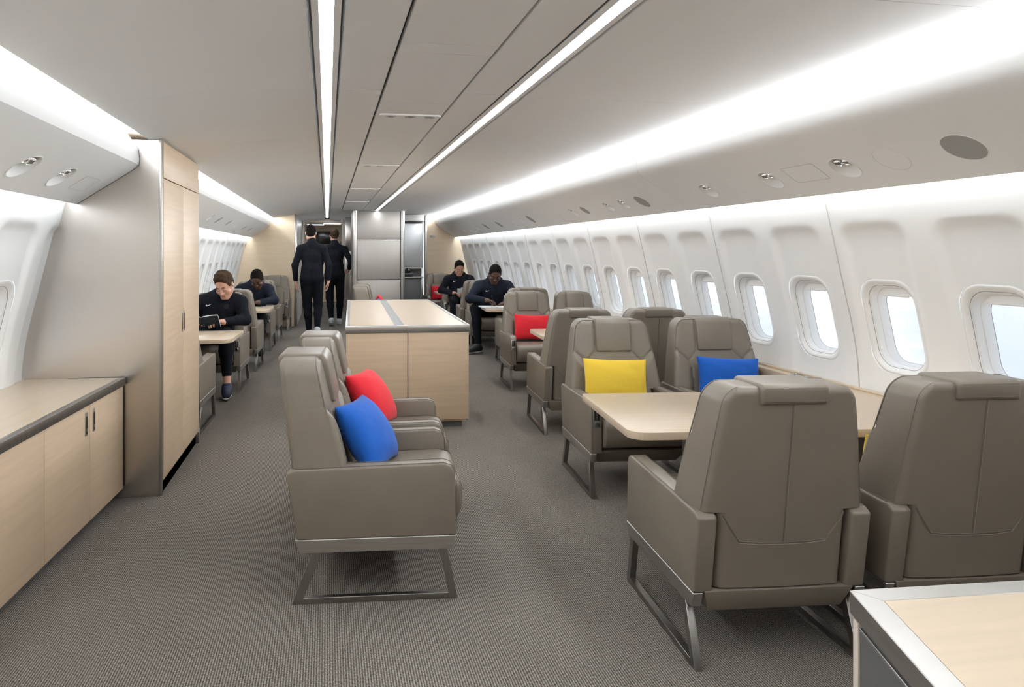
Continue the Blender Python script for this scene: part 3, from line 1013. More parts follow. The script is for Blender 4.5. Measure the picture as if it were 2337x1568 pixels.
def pillow(color, loc, rot, label, w=.40, h=.27, t=.13, seed=1, group=None):
    mb = pillow_mesh(w, h, t, seed)
    bm = bmesh.new()
    me = mb.mesh('pillow', M[color], None, fix=False)
    bm.from_mesh(me); bmesh.ops.remove_doubles(bm, verts=bm.verts, dist=.0004); bmesh.ops.recalc_face_normals(bm, faces=bm.faces); bm.to_mesh(me); bm.free()
    me.polygons.foreach_set('use_smooth', [True] * len(me.polygons))
    o = bpy.data.objects.new('pillow', me); COL.objects.link(o)
    o.rotation_mode = 'XYZ'
    o.matrix_world = Matrix.Translation(loc) @ rot
    tag(o, label, 'pillow', group)
    return o
def seat_pillow(key, color, label, dx=0, dy=.0, dz=0, tilt=14, roll=0, yaw=0, seed=1, **kw):
    s = SE[key]
    base = Matrix.Translation(s.location) @ Matrix.Rotation(s.rotation_euler.z, 4, 'Z')
    h = kw.get('h', .27)
    loc = base @ Vector((dx, -.06 + dy, .452 + h / 2 + dz))
    rot = Matrix.Rotation(s.rotation_euler.z, 4, 'Z') @ Matrix.Rotation(R(yaw), 4, 'Z') @ Matrix.Rotation(R(tilt), 4, 'X') @ Matrix.Rotation(R(roll), 4, 'Y')
    return pillow(color, loc, rot, label, seed=seed, **kw)
seat_pillow('B1', 'yellow', 'yellow pillow on the aisle seat facing the near table', dx=.03, seed=1, roll=-2)
seat_pillow('B2', 'blue', 'blue pillow on the window seat facing the near table', dx=-.03, seed=2, roll=-3)
seat_pillow('D1', 'red', 'red pillow on the seat behind the second right table', dx=-.03, seed=3, roll=-2)
seat_pillow('K1', 'blue', 'blue pillow on the nearest centre seat', dx=.0, seed=4, tilt=33, roll=-4, yaw=-13, h=.32, w=.38, t=.17, dy=.02, dz=-.02)
seat_pillow('K2', 'red', 'red pillow on the centre seat in front of the island', dx=.0, seed=5, tilt=33, roll=-4, yaw=-13, h=.32, w=.38, t=.17, dy=.02, dz=-.01)
seat_pillow('A2', 'yellow', 'yellow pillow peeking out beside the near right seat back', dx=-.01, seed=6, tilt=14, dz=-.02)
seat_pillow('I1', 'red', 'red pillow on the farthest right seat by the bulkhead', dx=-.02, seed=7)
seat_pillow('Q1', 'yellow', 'small yellow pillow on the farthest left seat', dx=.12, seed=8, roll=24, w=.34)
seat_pillow('K3', 'blue', 'blue pillow just above the island top on the far centre seat', dx=.0, seed=9, tilt=12, h=.30, dz=.03)
seat_pillow('K4', 'red', 'red pillow just above the island top behind the blue one', dx=-.05, seed=10, tilt=12, h=.32, dz=.02)

# ---------------------------------------------------------------- tables
TZ = .64
def table(name, loc, rz, w, d, corners, label, leg=None, th=.032, side=1):
    """w along local +x (towards the wall) , d along +y; origin at the near aisle corner"""
    root = empty(name, loc, rz)
    tag(root, label, 'table')
    c = corners
    prof = []
    for (cx, cy, r, a0) in ((w, 0, .004, 270), (w, d, .004, 0), (0, d, c[1], 90), (0, 0, c[0], 180)):
        sx = -1 if cx > 0 else 1; sy = -1 if cy > 0 else 1
        for i in range(7):
            a = R(a0 + 90 * i / 6)
            prof.append((cx + sx * r + r * math.cos(a), cy + sy * r + r * math.sin(a)))
    if side < 0: prof = [(-p_[0], p_[1]) for p_ in prof]
    MB().prism(prof, 'z', TZ - th, TZ, .003, 2).build('table_top', M['wood_top'], root, angle=40)
    mb = MB()
    f = [(.022 + (w - .05) * t, .022) for t in (0, 1)]
    if leg:
        lx, ly = leg
        lg = MB().box(side * lx - .05, side * lx + .05, ly - .035, ly + .035, .012, TZ - th - .001, .003).build('table_leg', M['steel_dark'], root)
        MB().box(side * lx - .006, side * lx + .006, ly - .038, ly - .034, .03, TZ - th - .02).build('leg_channel', M['charcoal'], lg)
        MB().box(side * lx - .12, side * lx + .12, ly - .1, ly + .1, 0, .012, .003).build('foot_plate', M['steel_dark'], root)
    MB().box(min(side * (w - .25), side * (w - .30)), max(side * (w - .25), side * (w - .30)), .1, d - .1, TZ - th - .04, TZ - th - .001).build('support_bracket', M['steel_dark'], root)
    return root
table('dining_table', (1.225, 2.70, 0), R(-6), 1.50, .80, (.07, .03), 'large maple table between the near right seats', (.50, .55))
table('fold_out_table', (1.86, 5.88, 0), R(-T), .75, .62, (.08, .05), 'maple table in front of the red pillow seat')
table('fold_out_table', (2.02, 8.78, 0), R(-T), .62, .62, (.10, .05), 'maple table the man on the right writes on')
table('fold_out_table', (-.80, 6.12, 0), R(-1.8), .66, .72, (.12, .01), 'maple table in front of the man reading', side=-1)
table('fold_out_table', (-.74, 9.10, 0), R(-1.8), .70, .70, (.12, .01), 'maple table in front of the second left man', side=-1)
table('fold_out_table', (1.97, 12.62, 0), 0, .55, .40, (.04, .04), 'small pale table in front of the farthest right seat')

# ---------------------------------------------------------------- window ledges
def ledge(x0, x1, y0, y1, lab, z=TZ):
    root = empty('side_ledge', ((x0 + x1) / 2, y0, 0))
    tag(root, lab, 'ledge')
    xc = (x0 + x1) / 2
    MB().box(x0 - xc, x1 - xc, 0, y1 - y0, z - .05, z - .001, .002).build('ledge_top', M['wood_top_y'], root)
    if x0 > 0:
        MB().box(.0 + x0 - xc + .02, x1 - xc, 0, y1 - y0, 0, z - .075).build('lower_panel', M['brown'], root)
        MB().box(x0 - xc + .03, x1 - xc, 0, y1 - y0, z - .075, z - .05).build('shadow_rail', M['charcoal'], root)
        MB().box(x1 - xc - .035, x1 - xc - .015, 0, y1 - y0, z - .001, z + .012, .003).build('rear_upstand', M['wood_top_y'], root)
    else:
        MB().box(x0 - xc, x1 - xc - .02, 0, y1 - y0, 0, z - .05).build('lower_panel', M['brown'], root)
    return root
ledge(2.745, 2.845, .2, 4.75, 'maple ledge under the right windows beside the near table')
ledge(2.80, 2.845, 4.75, 13.9, 'narrow maple ledge under the farther right windows')
ledge(-1.63, -1.50, 5.32, 13.2, 'maple ledge running under the far left windows')
# cup holder plate set in the ledge
root = empty('cup_holder', (2.785, 3.72, TZ)); tag(root, 'chrome cup holder and controls set in the window ledge', 'cup holder')
for i, (dy, r) in enumerate(((-.10, .034), (.0, .026), (.09, .034))):
    q = MB().lathe([(r, -.001), (r, .003), (r * .86, .003), (r * .80, .0005)], 24, Matrix.Translation((0, dy, 0)) @ Matrix.Diagonal((1, 1.3, 1, 1))).build('rim', M['chrome'], root)
    MB().lathe([(r * .8, 0.0), (r * .8, .0008)], 24, Matrix.Translation((0, dy, 0)) @ Matrix.Diagonal((1, 1.3, 1, 1))).build('well', M['charcoal'], q)
# ---------------------------------------------------------------- service items under the bins
class Plane:
    """frame on the sloping underside of a bin: u along the cabin, v down the slope, n into the cabin"""
    def __init__(s, side):
        if side > 0: a, b = Vector((2.235, 0, 1.897)), Vector((2.57, 0, 1.68))
        else: a, b = Vector((-1.07, 0, 1.845)), Vector((-1.37, 0, 1.645))
        s.a = a; s.v = (b - a).normalized(); s.u = Vector((0, 1, 0)); s.len = (b - a).length
        s.n = Vector((-side * abs(s.v.z), 0, -abs(s.v.x))).normalized()
    def mtx(s, y, t):
        o = s.a + s.v * (t * s.len) + Vector((0, y, 0))
        m = Matrix.Identity(4)
        uu = s.v.cross(s.n)
        for i, ax in enumerate((s.v, s.n.cross(s.v), s.n)):
            for j in range(3): m[j][i] = ax[j]
        m.translation = o
        return m
PL = {1: Plane(1), -1: Plane(-1)}
CUT = {1: [], -1: []}
def on_plane(name, side, y, t, label, cat, group=None):
    root = empty(name); root.matrix_world = PL[side].mtx(y, t)
    tag(root, label, cat, group)
    return root
def air_vent(side, y, t, r, label, group=None):
    root = on_plane('air_vent', side, y, t, label, 'air vent', group)
    CUT[side].append((y, t, r * .93))
    MB().lathe([(r * .92, .0005), (r * .95, .0022), (r * 1.0, .0022), (r * 1.02, .0004)], 40, cap=False).build('bezel', M['frame_white'], root, fix=False)
    MB().lathe([(r * .925, .001), (r * .90, -.006), (r * .80, -.020), (r * .55, -.034), (.001, -.042)], 40, cap=False).build('bowl', M['bin_white'], root, angle=60, fix=False)
    for dx, dy, k in ((-.25, -.32 * side, 1.0), (-.25, .34 * side, .8)):
        q = Matrix.Translation((r * dx - .012, r * dy, -.036)) @ Matrix.Rotation(R(14), 4, 'Y')
        nz = MB().lathe([(r * .30 * k, 0), (r * .33 * k, .012), (r * .33 * k, .022), (r * .26 * k, .030), (r * .24 * k, .026)], 20, q).build('nozzle', M['chrome'], root)
        MB().lathe([(r * .23 * k, .0262), (r * .23 * k, .0275)], 20, q).build('nozzle_cap', M['charcoal'], nz)
def disc(name, side, y, t, r, label, m, cat, group=None):
    root = on_plane(name, side, y, t, label, cat, group)
    MB().lathe([(r * .985, .0), (r * .985, .0015), (r * 1.01, .0018), (r * 1.02, 0)], 44, cap=False).build('rim', M['frame_white'], root, fix=False)
    MB().lathe([(r * .97, 0), (r * .97, .0009)], 44).build('cover', m, root)
    MB().lathe([(r * .972, .0), (r * .972, .0008), (r * .986, .0008), (r * .986, 0)], 44, cap=False).build('shadow_gap', M['seam_grey'], root, fix=False)
def rr_outline(name, side, y, t, hw, hh, label, group=None):
    root = on_plane(name, side, y, t, label, 'cover', group)
    MB().add  # outline of a flush cover
    pts = rrect(hh, hw, .012, 5)
    MB().prism(pts, 'z', .0, .0008).build('cover', M['bin_white'], root)
    MB().tube([(x, y_, .0008) for x, y_ in pts], .0011, 4, closed=True).build('joint', M['seam_grey'], root)

disc('speaker_grille', 1, 2.33, .53, .082, 'large round grey speaker grille at the upper right, nearest the camera', M['grille'], 'speaker')
disc('service_disc', 1, 2.68, .53, .080, 'large blank round cover beside the big speaker grille', M['bin_white'], 'cover')
air_vent(1, 2.965, .55, .080, 'largest round air vent with two nozzles, beside blank round cover')
rr_outline('flush_cover', 1, 3.24, .53, .12, .065, 'flush rectangular cover between two round air vents')
air_vent(1, 3.535, .56, .078, 'round air vent left of the flush rectangular cover')
disc('service_disc', 1, 3.865, .56, .066, 'small blank round cover between the second and third air vents', M['bin_white'], 'cover')
air_vent(1, 4.18, .57, .072, 'third round air vent from the right, last before the panel joint')
G1, G2, G3 = 'small speaker grilles far along the right', 'small air vents far along the right', 'small blank covers far along the right'
disc('speaker_grille', 1, 5.15, .57, .075, 'round grey speaker grille just beyond the first panel joint', M['grille'], 'speaker')
NTH = ('first', 'second', 'third', 'fourth', 'fifth', 'sixth')
for i, y in enumerate((5.48, 5.80, 6.69)): air_vent(1, y, .56, .066, NTH[i] + ' small air vent beyond the nearer panel joint on the right', 'air vents over the middle right windows')
disc('service_disc', 1, 6.37, .56, .062, 'small grey round cover between middle air vents', M['grille'], 'cover')
for i, y in enumerate((7.10, 7.36)): disc('service_disc', 1, y, .56, .058, NTH[i] + ' of two faint blank covers over the middle right windows', M['bin_white'], 'cover', 'faint blank covers over the middle right windows')
for i, y in enumerate((8.18, 9.76, 10.6)): disc('speaker_grille', 1, y, .56, .075, NTH[i] + ' tiny looking grey speaker grille far along the right side', M['grille'], 'speaker', G1)
for i, y in enumerate((8.59, 8.98, 11.26, 11.9, 12.45, 13.0)): air_vent(1, y, .56, .060, NTH[i] + ' tiny looking air vent far along the right side', G2)
air_vent(-1, 3.146, .56, .080, 'round air vent at the left edge over the low counter')
air_vent(-1, 3.56, .56, .078, 'second round air vent over the low counter, nearer the closet')
rr_outline('flush_cover', -1, 3.88, .56, .10, .055, 'flush rounded cover beside the closet over the low counter')
for i, y in enumerate((7.72, 9.9)): air_vent(-1, y, .5, .060, ('nearer', 'farther')[i] + ' small air vent over the far left windows beyond the closet', 'air vents beyond the closet')
for i, y in enumerate((8.3, 9.1, 10.8, 11.6)): disc('speaker_grille', -1, y, .5, .060, NTH[i] + ' slim looking grey cover over the far left windows', M['grille'], 'cover', 'grey covers beyond the closet')
for ob, side in [(o, s) for s in (1, -1) for o in list(S.objects) if o.name.startswith('trim_') and o.data and o.data.materials[0] == M['bin_white'] and (o.data.vertices[0].co.x > 0) == (s > 0)]:
    cb = MB()
    for y, t, r in CUT[side]:
        cb.lathe([(r, -.05), (r, .02)], 40, PL[side].mtx(y, t))
    cut = cb.build('cutter', M['bin_white'])
    md = ob.modifiers.new('cut', 'BOOLEAN'); md.object = cut; md.operation = 'DIFFERENCE'; md.solver = 'EXACT'
    dg = bpy.context.evaluated_depsgraph_get()
    nm = bpy.data.meshes.new_from_object(ob.evaluated_get(dg))
    ob.modifiers.clear(); ob.data = nm
    nm.materials.clear(); nm.materials.append(M['bin_white'])
    nm.polygons.foreach_set('material_index', [0] * len(nm.polygons))
    nm.set_sharp_from_angle(angle=R(30))
    bpy.data.objects.remove(cut)

# reading light bars in the centre ceiling
def light_bar(y, label, group=None):
    root = empty('reading_light_bar', (.437, y, CZ)); tag(root, label, 'light', group)
    MB().prism(rrect(.165, .026, .025, 6), 'z', -.007, .003, .003, 2).build('housing', M['frame_white'], root, angle=50)
    for x in (-.105, 0, .105):
        b = MB().lathe([(.030, -.0065), (.030, -.011), (.022, -.011), (.018, -.0072)], 20, Matrix.Translation((x, 0, 0)) @ Matrix.Diagonal((1, .75, 1, 1))).build('spot_ring', M['chrome'], root)
        MB().lathe([(.019, -.0068), (.019, -.0090)], 16, Matrix.Translation((x, 0, 0)) @ Matrix.Diagonal((1, .75, 1, 1))).build('spot_lens', M['charcoal'], b)
light_bar(3.72, 'nearest white bar of three reading lights in the ceiling')
light_bar(5.90, 'second white bar of reading lights along the ceiling')
for i, y in enumerate((8.1, 10.2)): light_bar(y, ('third', 'fourth and farthest')[i] + ' white bar of reading lights in the centre ceiling', 'far reading light bars')
# ================================================================ PEOPLE (one smooth surface per body, grown from a distance field)
def V(*a): return np.array(a, dtype=np.float64)
def nrm(v): return v / (np.linalg.norm(v) + 1e-12)
class Field:
    def __init__(s): s.p = []
    def cap(s, a, b, ra, rb=None, k=.02, op='add'):
        s.p.append(('cap', V(*a), V(*b), ra, ra if rb is None else rb, k, op)); return s
    def ell(s, c, r, rot=None, k=.02, op='add'):
        s.p.append(('ell', V(*c), V(*r), np.eye(3) if rot is None else rot, None, k, op)); return s
    def half(s, c, n, k=.004):      # keep the side the normal points to
        s.p.append(('half', V(*c), nrm(V(*n)), None, None, k, 'int')); return s
    def mesh(s, res):
        lo = np.full(3, 1e9); hi = -lo
        for t, a, b, ra, rb, k, op in s.p:
            if op != 'add': continue
            if t == 'cap':
                m = max(ra, rb); l, h = np.minimum(a, b) - m, np.maximum(a, b) + m
            else:
                m = float(max(b)); l, h = a - m, a + m
            lo = np.minimum(lo, l); hi = np.maximum(hi, h)
        lo -= 4 * res + .02; hi += 4 * res + .02
        n = np.ceil((hi - lo) / res).astype(int) + 1
        D = np.full(n, .5, dtype=np.float32)
        ax = [(lo[i] + np.arange(n[i]) * res).astype(np.float32) for i in range(3)]
        for t, a, b, ra, rb, k, op in s.p:
            if t == 'half':
                X = ax[0][:, None, None] - a[0]; Y = ax[1][None, :, None] - a[1]; Z = ax[2][None, None, :] - a[2]
                d = -(X * b[0] + Y * b[1] + Z * b[2])
                D = np.maximum(D, d.astype(np.float32)); continue
            if t == 'cap': m = max(ra, rb); l, h = np.minimum(a, b) - m, np.maximum(a, b) + m
            else: m = float(max(b)); l, h = a - m, a + m
            pad = k * 1.5 + 3 * res
            i0 = np.maximum(np.floor((l - pad - lo) / res).astype(int), 0); i1 = np.minimum(np.ceil((h + pad - lo) / res).astype(int) + 1, n)
            if (i1 <= i0).any(): continue
            sl = tuple(slice(i0[i], i1[i]) for i in range(3))
            X = ax[0][sl[0]][:, None, None]; Y = ax[1][sl[1]][None, :, None]; Z = ax[2][sl[2]][None, None, :]
            if t == 'cap':
                ab = b - a; L2 = float(ab @ ab) + 1e-12
                T = np.clip(((X - a[0]) * ab[0] + (Y - a[1]) * ab[1] + (Z - a[2]) * ab[2]) / L2, 0, 1)
                d = np.sqrt((X - a[0] - ab[0] * T) ** 2 + (Y - a[1] - ab[1] * T) ** 2 + (Z - a[2] - ab[2] * T) ** 2) - (ra + (rb - ra) * T)
            else:
                M3 = ra
                P = [(X - a[0]) * M3[0, j] + (Y - a[1]) * M3[1, j] + (Z - a[2]) * M3[2, j] for j in range(3)]
                k0 = np.sqrt(sum((P[j] / b[j]) ** 2 for j in range(3)))
                k1 = np.sqrt(sum((P[j] / b[j] ** 2) ** 2 for j in range(3))) + 1e-6
                d = k0 * (k0 - 1) / k1
            d = d.astype(np.float32); c = D[sl]
            if op == 'add':
                hh = np.maximum(k - np.abs(c - d), 0) / k
                D[sl] = np.minimum(c, d) - hh * hh * k * .25
            elif op == 'sub':
                d = -d
                hh = np.maximum(k - np.abs(c - d), 0) / k
                D[sl] = np.maximum(c, d) + hh * hh * k * .25
        return nets(D, lo, res)

def nets(D, lo, res):
    sgn = D < 0
    nx, ny, nz = D.shape
    C = np.zeros((nx - 1, ny - 1, nz - 1), dtype=np.int8)
    for i in (0, 1):
        for j in (0, 1):
            for k in (0, 1):
                C += sgn[i:nx - 1 + i, j:ny - 1 + j, k:nz - 1 + k]
    act = (C > 0) & (C < 8)
    idx = np.argwhere(act)
    ids = np.full(act.shape, -1, dtype=np.int64)
    ids[act] = np.arange(len(idx))
    acc = np.zeros((len(idx), 3)); cnt = np.zeros(len(idx))
    corners = [(i, j, k) for i in (0, 1) for j in (0, 1) for k in (0, 1)]
    val = {c: D[idx[:, 0] + c[0], idx[:, 1] + c[1], idx[:, 2] + c[2]].astype(np.float64) for c in corners}
    for c in corners:
        for a in range(3):
            if c[a] == 0:
                e = list(c); e[a] = 1; e = tuple(e)
                v0, v1 = val[c], val[e]
                m = (v0 < 0) != (v1 < 0)
                t = np.where(m, v0 / (v0 - v1 + 1e-20), 0)
                p = np.tile(np.array(c, float), (len(idx), 1)); p[:, a] += t
                acc[m] += p[m]; cnt[m] += 1
    verts = lo + (idx + acc / cnt[:, None]) * res
    faces = []
    for a in range(3):
        b, c = (a + 1) % 3, (a + 2) % 3
        s0 = [slice(None)] * 3; s1 = [slice(None)] * 3
        s0[a] = slice(0, -1); s1[a] = slice(1, None)
        e = sgn[tuple(s0)] != sgn[tuple(s1)]
        w = np.argwhere(e)
        ok = (w[:, b] > 0) & (w[:, c] > 0) & (w[:, b] < D.shape[b] - 1) & (w[:, c] < D.shape[c] - 1)
        w = w[ok]
        flip = sgn[w[:, 0], w[:, 1], w[:, 2]]
        q = []
        for db, dc in ((1, 1), (0, 1), (0, 0), (1, 0)):
            t = w.copy(); t[:, b] -= db; t[:, c] -= dc
            q.append(ids[t[:, 0], t[:, 1], t[:, 2]])
        q = np.stack(q, 1)
        q[~flip] = q[~flip][:, ::-1]
        faces.append(q)
    F = np.concatenate(faces)
    F = F[(F >= 0).all(1)]
    return verts, F

def field_obj(name, fld, res, m, parent):
    v, f = fld.mesh(res)
    me = bpy.data.meshes.new(name)
    me.vertices.add(len(v)); me.vertices.foreach_set('co', v.astype(np.float32).ravel())
    me.loops.add(f.size); me.loops.foreach_set('vertex_index', f.astype(np.int32).ravel())
    me.polygons.add(len(f)); me.polygons.foreach_set('loop_start', (np.arange(len(f)) * 4).astype(np.int32))
    me.update(calc_edges=True); me.validate()
    me.polygons.foreach_set('use_smooth', [True] * len(me.polygons))
    me.materials.append(m)
    o = bpy.data.objects.new(name, me); COL.objects.link(o)
    if parent: o.parent = parent
    return o

def rotm(yaw=0, pitch=0, roll=0):
    """head/chest frame: pitch>0 looks down, yaw>0 turns towards +x"""
    cy, sy = math.cos(-R(yaw)), math.sin(-R(yaw)); cp, sp = math.cos(-R(pitch)), math.sin(-R(pitch)); cr, sr = math.cos(R(roll)), math.sin(R(roll))
    Rz = np.array([[cy, -sy, 0], [sy, cy, 0], [0, 0, 1]]); Rx = np.array([[1, 0, 0], [0, cp, -sp], [0, sp, cp]]); Ry = np.array([[cr, 0, sr], [0, 1, 0], [-sr, 0, cr]])
    return Rz @ Rx @ Ry

HS = 1.13
class Scaled:
    def __init__(s, f, c): s.f = f; s.c = c
    def m(s, a): return s.c + (np.asarray(a) - s.c) * HS
    def cap(s, a, b, ra, rb=None, k=.02, op='add'): s.f.cap(s.m(a), s.m(b), ra * HS, None if rb is None else rb * HS, k, op); return s
    def ell(s, c, r, rot=None, k=.02, op='add'): s.f.ell(s.m(c), np.array(r) * HS, rot, k, op); return s
    def half(s, c, n, k=.004): s.f.half(s.m(c), n, k); return s

def head(f, c, M3):
    f = Scaled(f, c)
    P = lambda x, y, z: c + M3 @ V(x, y, z)
    f.ell(P(0, -.012, .032), (.074, .094, .086), M3, k=.02)
    f.ell(P(0, .022, -.045), (.058, .066, .070), M3, k=.03)
    f.cap(P(-.014, .068, -.095), P(.014, .068, -.095), .017, k=.02)
    f.cap(P(-.048, .0, -.062), P(-.02, .055, -.095), .018, k=.02); f.cap(P(.048, .0, -.062), P(.02, .055, -.095), .018, k=.02)
    f.cap(P(-.036, .068, .022), P(-.012, .078, .018), .010, k=.012); f.cap(P(.036, .068, .022), P(.012, .078, .018), .010, k=.012)
    for s in (-1, 1):
        f.ell(P(s * .031, .094, -.002), (.016, .012, .010), M3, k=.012, op='sub')
        f.ell(P(s * .031, .072, -.003), (.013, .012, .0085), M3, k=.003)
        f.ell(P(s * .044, .058, -.032), (.020, .018, .018), M3, k=.02)
        f.ell(P(s * .0735, -.006, -.006), (.007, .016, .027), M3 @ rotm(yaw=s * 14), k=.008)
    f.cap(P(0, .082, .010), P(0, .103, -.030), .007, .010, k=.010)
    f.cap(P(-.011, .090, -.034), P(.011, .090, -.034), .008, k=.006)
    f.cap(P(-.017, .080, -.060), P(.017, .080, -.060), .0065, k=.006)
    f.cap(P(-.014, .078, -.071), P(.014, .078, -.071), .0070, k=.006)
    return f

def hair(c, M3, style):
    P = lambda x, y, z: c + M3 @ V(x, y, z)
    f0 = Field(); f = Scaled(f0, c)
    if style == 'short':
        f.ell(P(0, -.014, .035), (.077, .0975, .090), M3, k=.01)
        f.cap(P(-.03, -.075, -.02), P(.03, -.075, -.02), .028, k=.03)
        f.cap(P(-.02, -.072, -.055), P(.02, -.072, -.055), .016, k=.02)
    elif style == 'crop':
        f.ell(P(0, -.0125, .033), (.0752, .0952, .0875), M3, k=.01)
        f.cap(P(-.025, -.072, -.03), P(.025, -.072, -.03), .022, k=.03)
    else:   # fuller, brushed hair
        f.ell(P(0, -.014, .036), (.0768, .097, .091), M3, k=.01)
        f.cap(P(-.032, .052, .094), P(.030, .058, .100), .020, k=.03)
        f.cap(P(-.030, .02, .112), P(.030, .02, .114), .020, k=.03)
        f.cap(P(-.028, -.03, .108), P(.028, -.03, .108), .020, k=.03)
        f.cap(P(-.03, -.075, -.02), P(.03, -.075, -.02), .026, k=.03)
    f.ell(P(0, .105, .0), (.082, .088, .086 if style != 'full' else .086), M3, k=.006, op='sub')
    f.half(P(0, .02, -.004), M3 @ V(0, -.38, .92))
    return f0

def hand(f, w, d, n, side, curl=.5, thumb=.5, k=.004):
    """w wrist, d finger direction, n palm facing, side +1: thumb lies towards d x n"""
    d = nrm(V(*d)); n = nrm(V(*n) - d * (V(*n) @ d)); s = np.cross(d, n) * side
    w = V(*w)
    offs = (.029, .010, -.010, -.028); lens = (.92, 1.02, .96, .78); kn = (.086, .090, .085, .076)
    f.cap(w - d * .02, w + d * .02, .026, .024, k=.02)
    for o, l, q in zip(offs, lens, kn):
        a = w + s * o * .55 + d * .015; b = w + s * o + d * q
        f.cap(a, b, .0145, .0115, k=.012)
        ang = curl * R(38); p = b
        for seg, bend in ((.042, R(48)), (.027, R(58)), (.021, R(40))):
            dd = d * math.cos(ang) + n * math.sin(ang)
            e = p + dd * seg * l
            f.cap(p, e, .0092, .0082, k=k)
            p = e; ang += curl * bend
    a = w + s * .020 + d * .02; b = a + nrm(s * .75 + d * .6 + n * thumb * .8) * .042; c = b + nrm(s * .25 + d * .85 + n * thumb) * .034
    e = c + nrm(s * .0 + d * .9 + n * thumb * 1.2) * .026
    f.cap(a, b, .016, .0120, k=.012); f.cap(b, c, .0115, .0100, k=k); f.cap(c, e, .0098, .0085, k=k)
    return f

def person(base, face, J, skin, top, trousers, hair_m, style, label, shoe_m, sole_m, lip, cat_group=None, hood=True, headturn=(0, 0, 0), chest_pitch=0,
           bulk=1.0, logo=True, cuffs=.0, socks=None, bare_ankle=False):
    root = empty('person', base, -R(face)); tag(root, label, 'person')
    pel, che, nek = V(*J['pelvis']), V(*J['chest']), V(*J['neck']); hc = V(*J['head'])
    M3 = rotm(*headturn)
    CR = rotm(pitch=chest_pitch)
    side = V(1, 0, 0)
    if 'side' in J: side = nrm(V(*J['side']))
    # --- body
    f = Field()
    f.ell(che, (.150, .098, .150), CR, k=.05)
    f.cap(pel + (che - pel) * .35 - side * .04, pel + (che - pel) * .35 + side * .04, .098, k=.06)
    f.cap(pel - side * .06, pel + side * .06, .098, k=.06)
    f.cap(V(*J['shR']), V(*J['shL']), .050, k=.06)
    for q in 'RL': f.cap(V(*J['sh' + q]), nek, .042, .046, k=.04)
    f.cap(nek - (hc - nek) * .35, hc - (M3 @ V(0, .02, .05)), .054, .050, k=.03)
    for q in 'RL':
        sh, el, wr = V(*J['sh' + q]), V(*J['el' + q]), V(*J['wr' + q])
        f.cap(sh, el, .050, .040, k=.03); f.cap(el, wr, .040, .026, k=.02)
        hp, kn, an = V(*J['hip' + q]), V(*J['kn' + q]), V(*J['an' + q])
        f.cap(hp, kn, .080, .052, k=.05); f.cap(kn, kn + (an - kn) * .35, .052, .050, k=.03); f.cap(kn + (an - kn) * .35, an, .050, .033, k=.02)
        toe = V(*J['toe' + q]); td = nrm(toe - an)
        f.cap(an, an + (toe - an) * .6 + V(0, 0, .004), .031, .020, k=.03)
        hd = J['hand' + q]
        hand(f, wr, hd[0], hd[1], hd[2], hd[3], hd[4] if len(hd) > 4 else .5)
    head(f, hc, M3)
    body = field_obj('body', f, .0052, skin, root)
    # --- hair, brows, lips
    hr = hair(hc, M3, style)
    field_obj('hair', hr, .005, hair_m, root)
    mb = MB()
    P = lambda x, y, z: tuple(hc + M3 @ V(x, y, z) * HS)
    for s in (-1, 1):
        mb = MB(); mb.tube([P(s * .013, .0885, .022), P(s * .030, .083, .0285), P(s * .046, .0665, .022)], [.003, .0034, .0016], 6)
        mb.build('eyebrow', hair_m, root)
        mb = MB(); mb.tube([P(s * .018, .0835, -.006), P(s * .030, .0855, -.0085), P(s * .043, .0755, -.006)], [.0012, .0018, .0012], 5)
        mb.build('eyelid_line', M['hair_dark'], root)
    MB().tube([P(-.020, .0815, -.066), P(-.008, .0868, -.0645), P(.008, .0868, -.0645), P(.020, .0815, -.066)], [.0015, .0032, .0032, .0015], 6).build('lips', lip, root)
    # --- top
    B = bulk
    f = Field()
    f.ell(che, (.172 * B, .122 * B, .172), CR, k=.05)
    f.cap(pel + (che - pel) * .42 - side * .05, pel + (che - pel) * .42 + side * .05, .122 * B, k=.07)
    low = pel + (che - pel) * .04
    f.cap(low - side * .07, low + side * .07, .118 * B, k=.06)
    f.cap(V(*J['shR']), V(*J['shL']), .062, k=.06)
    for q in 'RL': f.cap(V(*J['sh' + q]), nek - nrm(hc - nek) * .03, .056, .060, k=.05)
    ncol = nek + nrm(hc - nek) * .022
    f.cap(nek - nrm(hc - nek) * .05, ncol, .078, .068, k=.035)
    if hood:
        bk = CR @ V(0, -1, 0)
        for i in range(7):
            a0 = R(-110 + i * 220 / 7); a1 = R(-110 + (i + 1) * 220 / 7)
            rr_ = .092
            pt = lambda a: nek + side * math.sin(a) * rr_ + bk * (math.cos(a) * rr_ * .95) + V(0, 0, .020 - .045 * (1 - math.cos(a)) / 2)
            f.cap(pt(a0), pt(a1), .027, k=.008)
        f.cap(pt(R(-110)), nek - bk * .085 + V(0, 0, -.045), .024, .020, k=.02); f.cap(pt(R(110)), nek - bk * .085 + V(0, 0, -.045), .024, .020, k=.02)
        f.ell(nek + bk * .10 + V(0, 0, -.02), (.085, .035, .05), CR, k=.03)
    for q in 'RL':
        sh, el, wr = V(*J['sh' + q]), V(*J['el' + q]), V(*J['wr' + q])
        f.cap(sh, el, .062 * B, .052 * B, k=.045 if hood else .022)
        e2 = el + (wr - el) * .90
        f.cap(el, e2, .055 * B, .038, k=.02)
        # folds inside the elbow
        m_ = (sh + wr) / 2 - el; m_ = nrm(m_)
        f.ell(el + m_ * .045, (.02, .02, .02), k=.03)
    topo = field_obj('hooded_top' if hood else 'sweater', f, .0075, top, root)
    # --- trousers
    f = Field()
    f.cap(pel - side * .065, pel + side * .065, .108, k=.06)
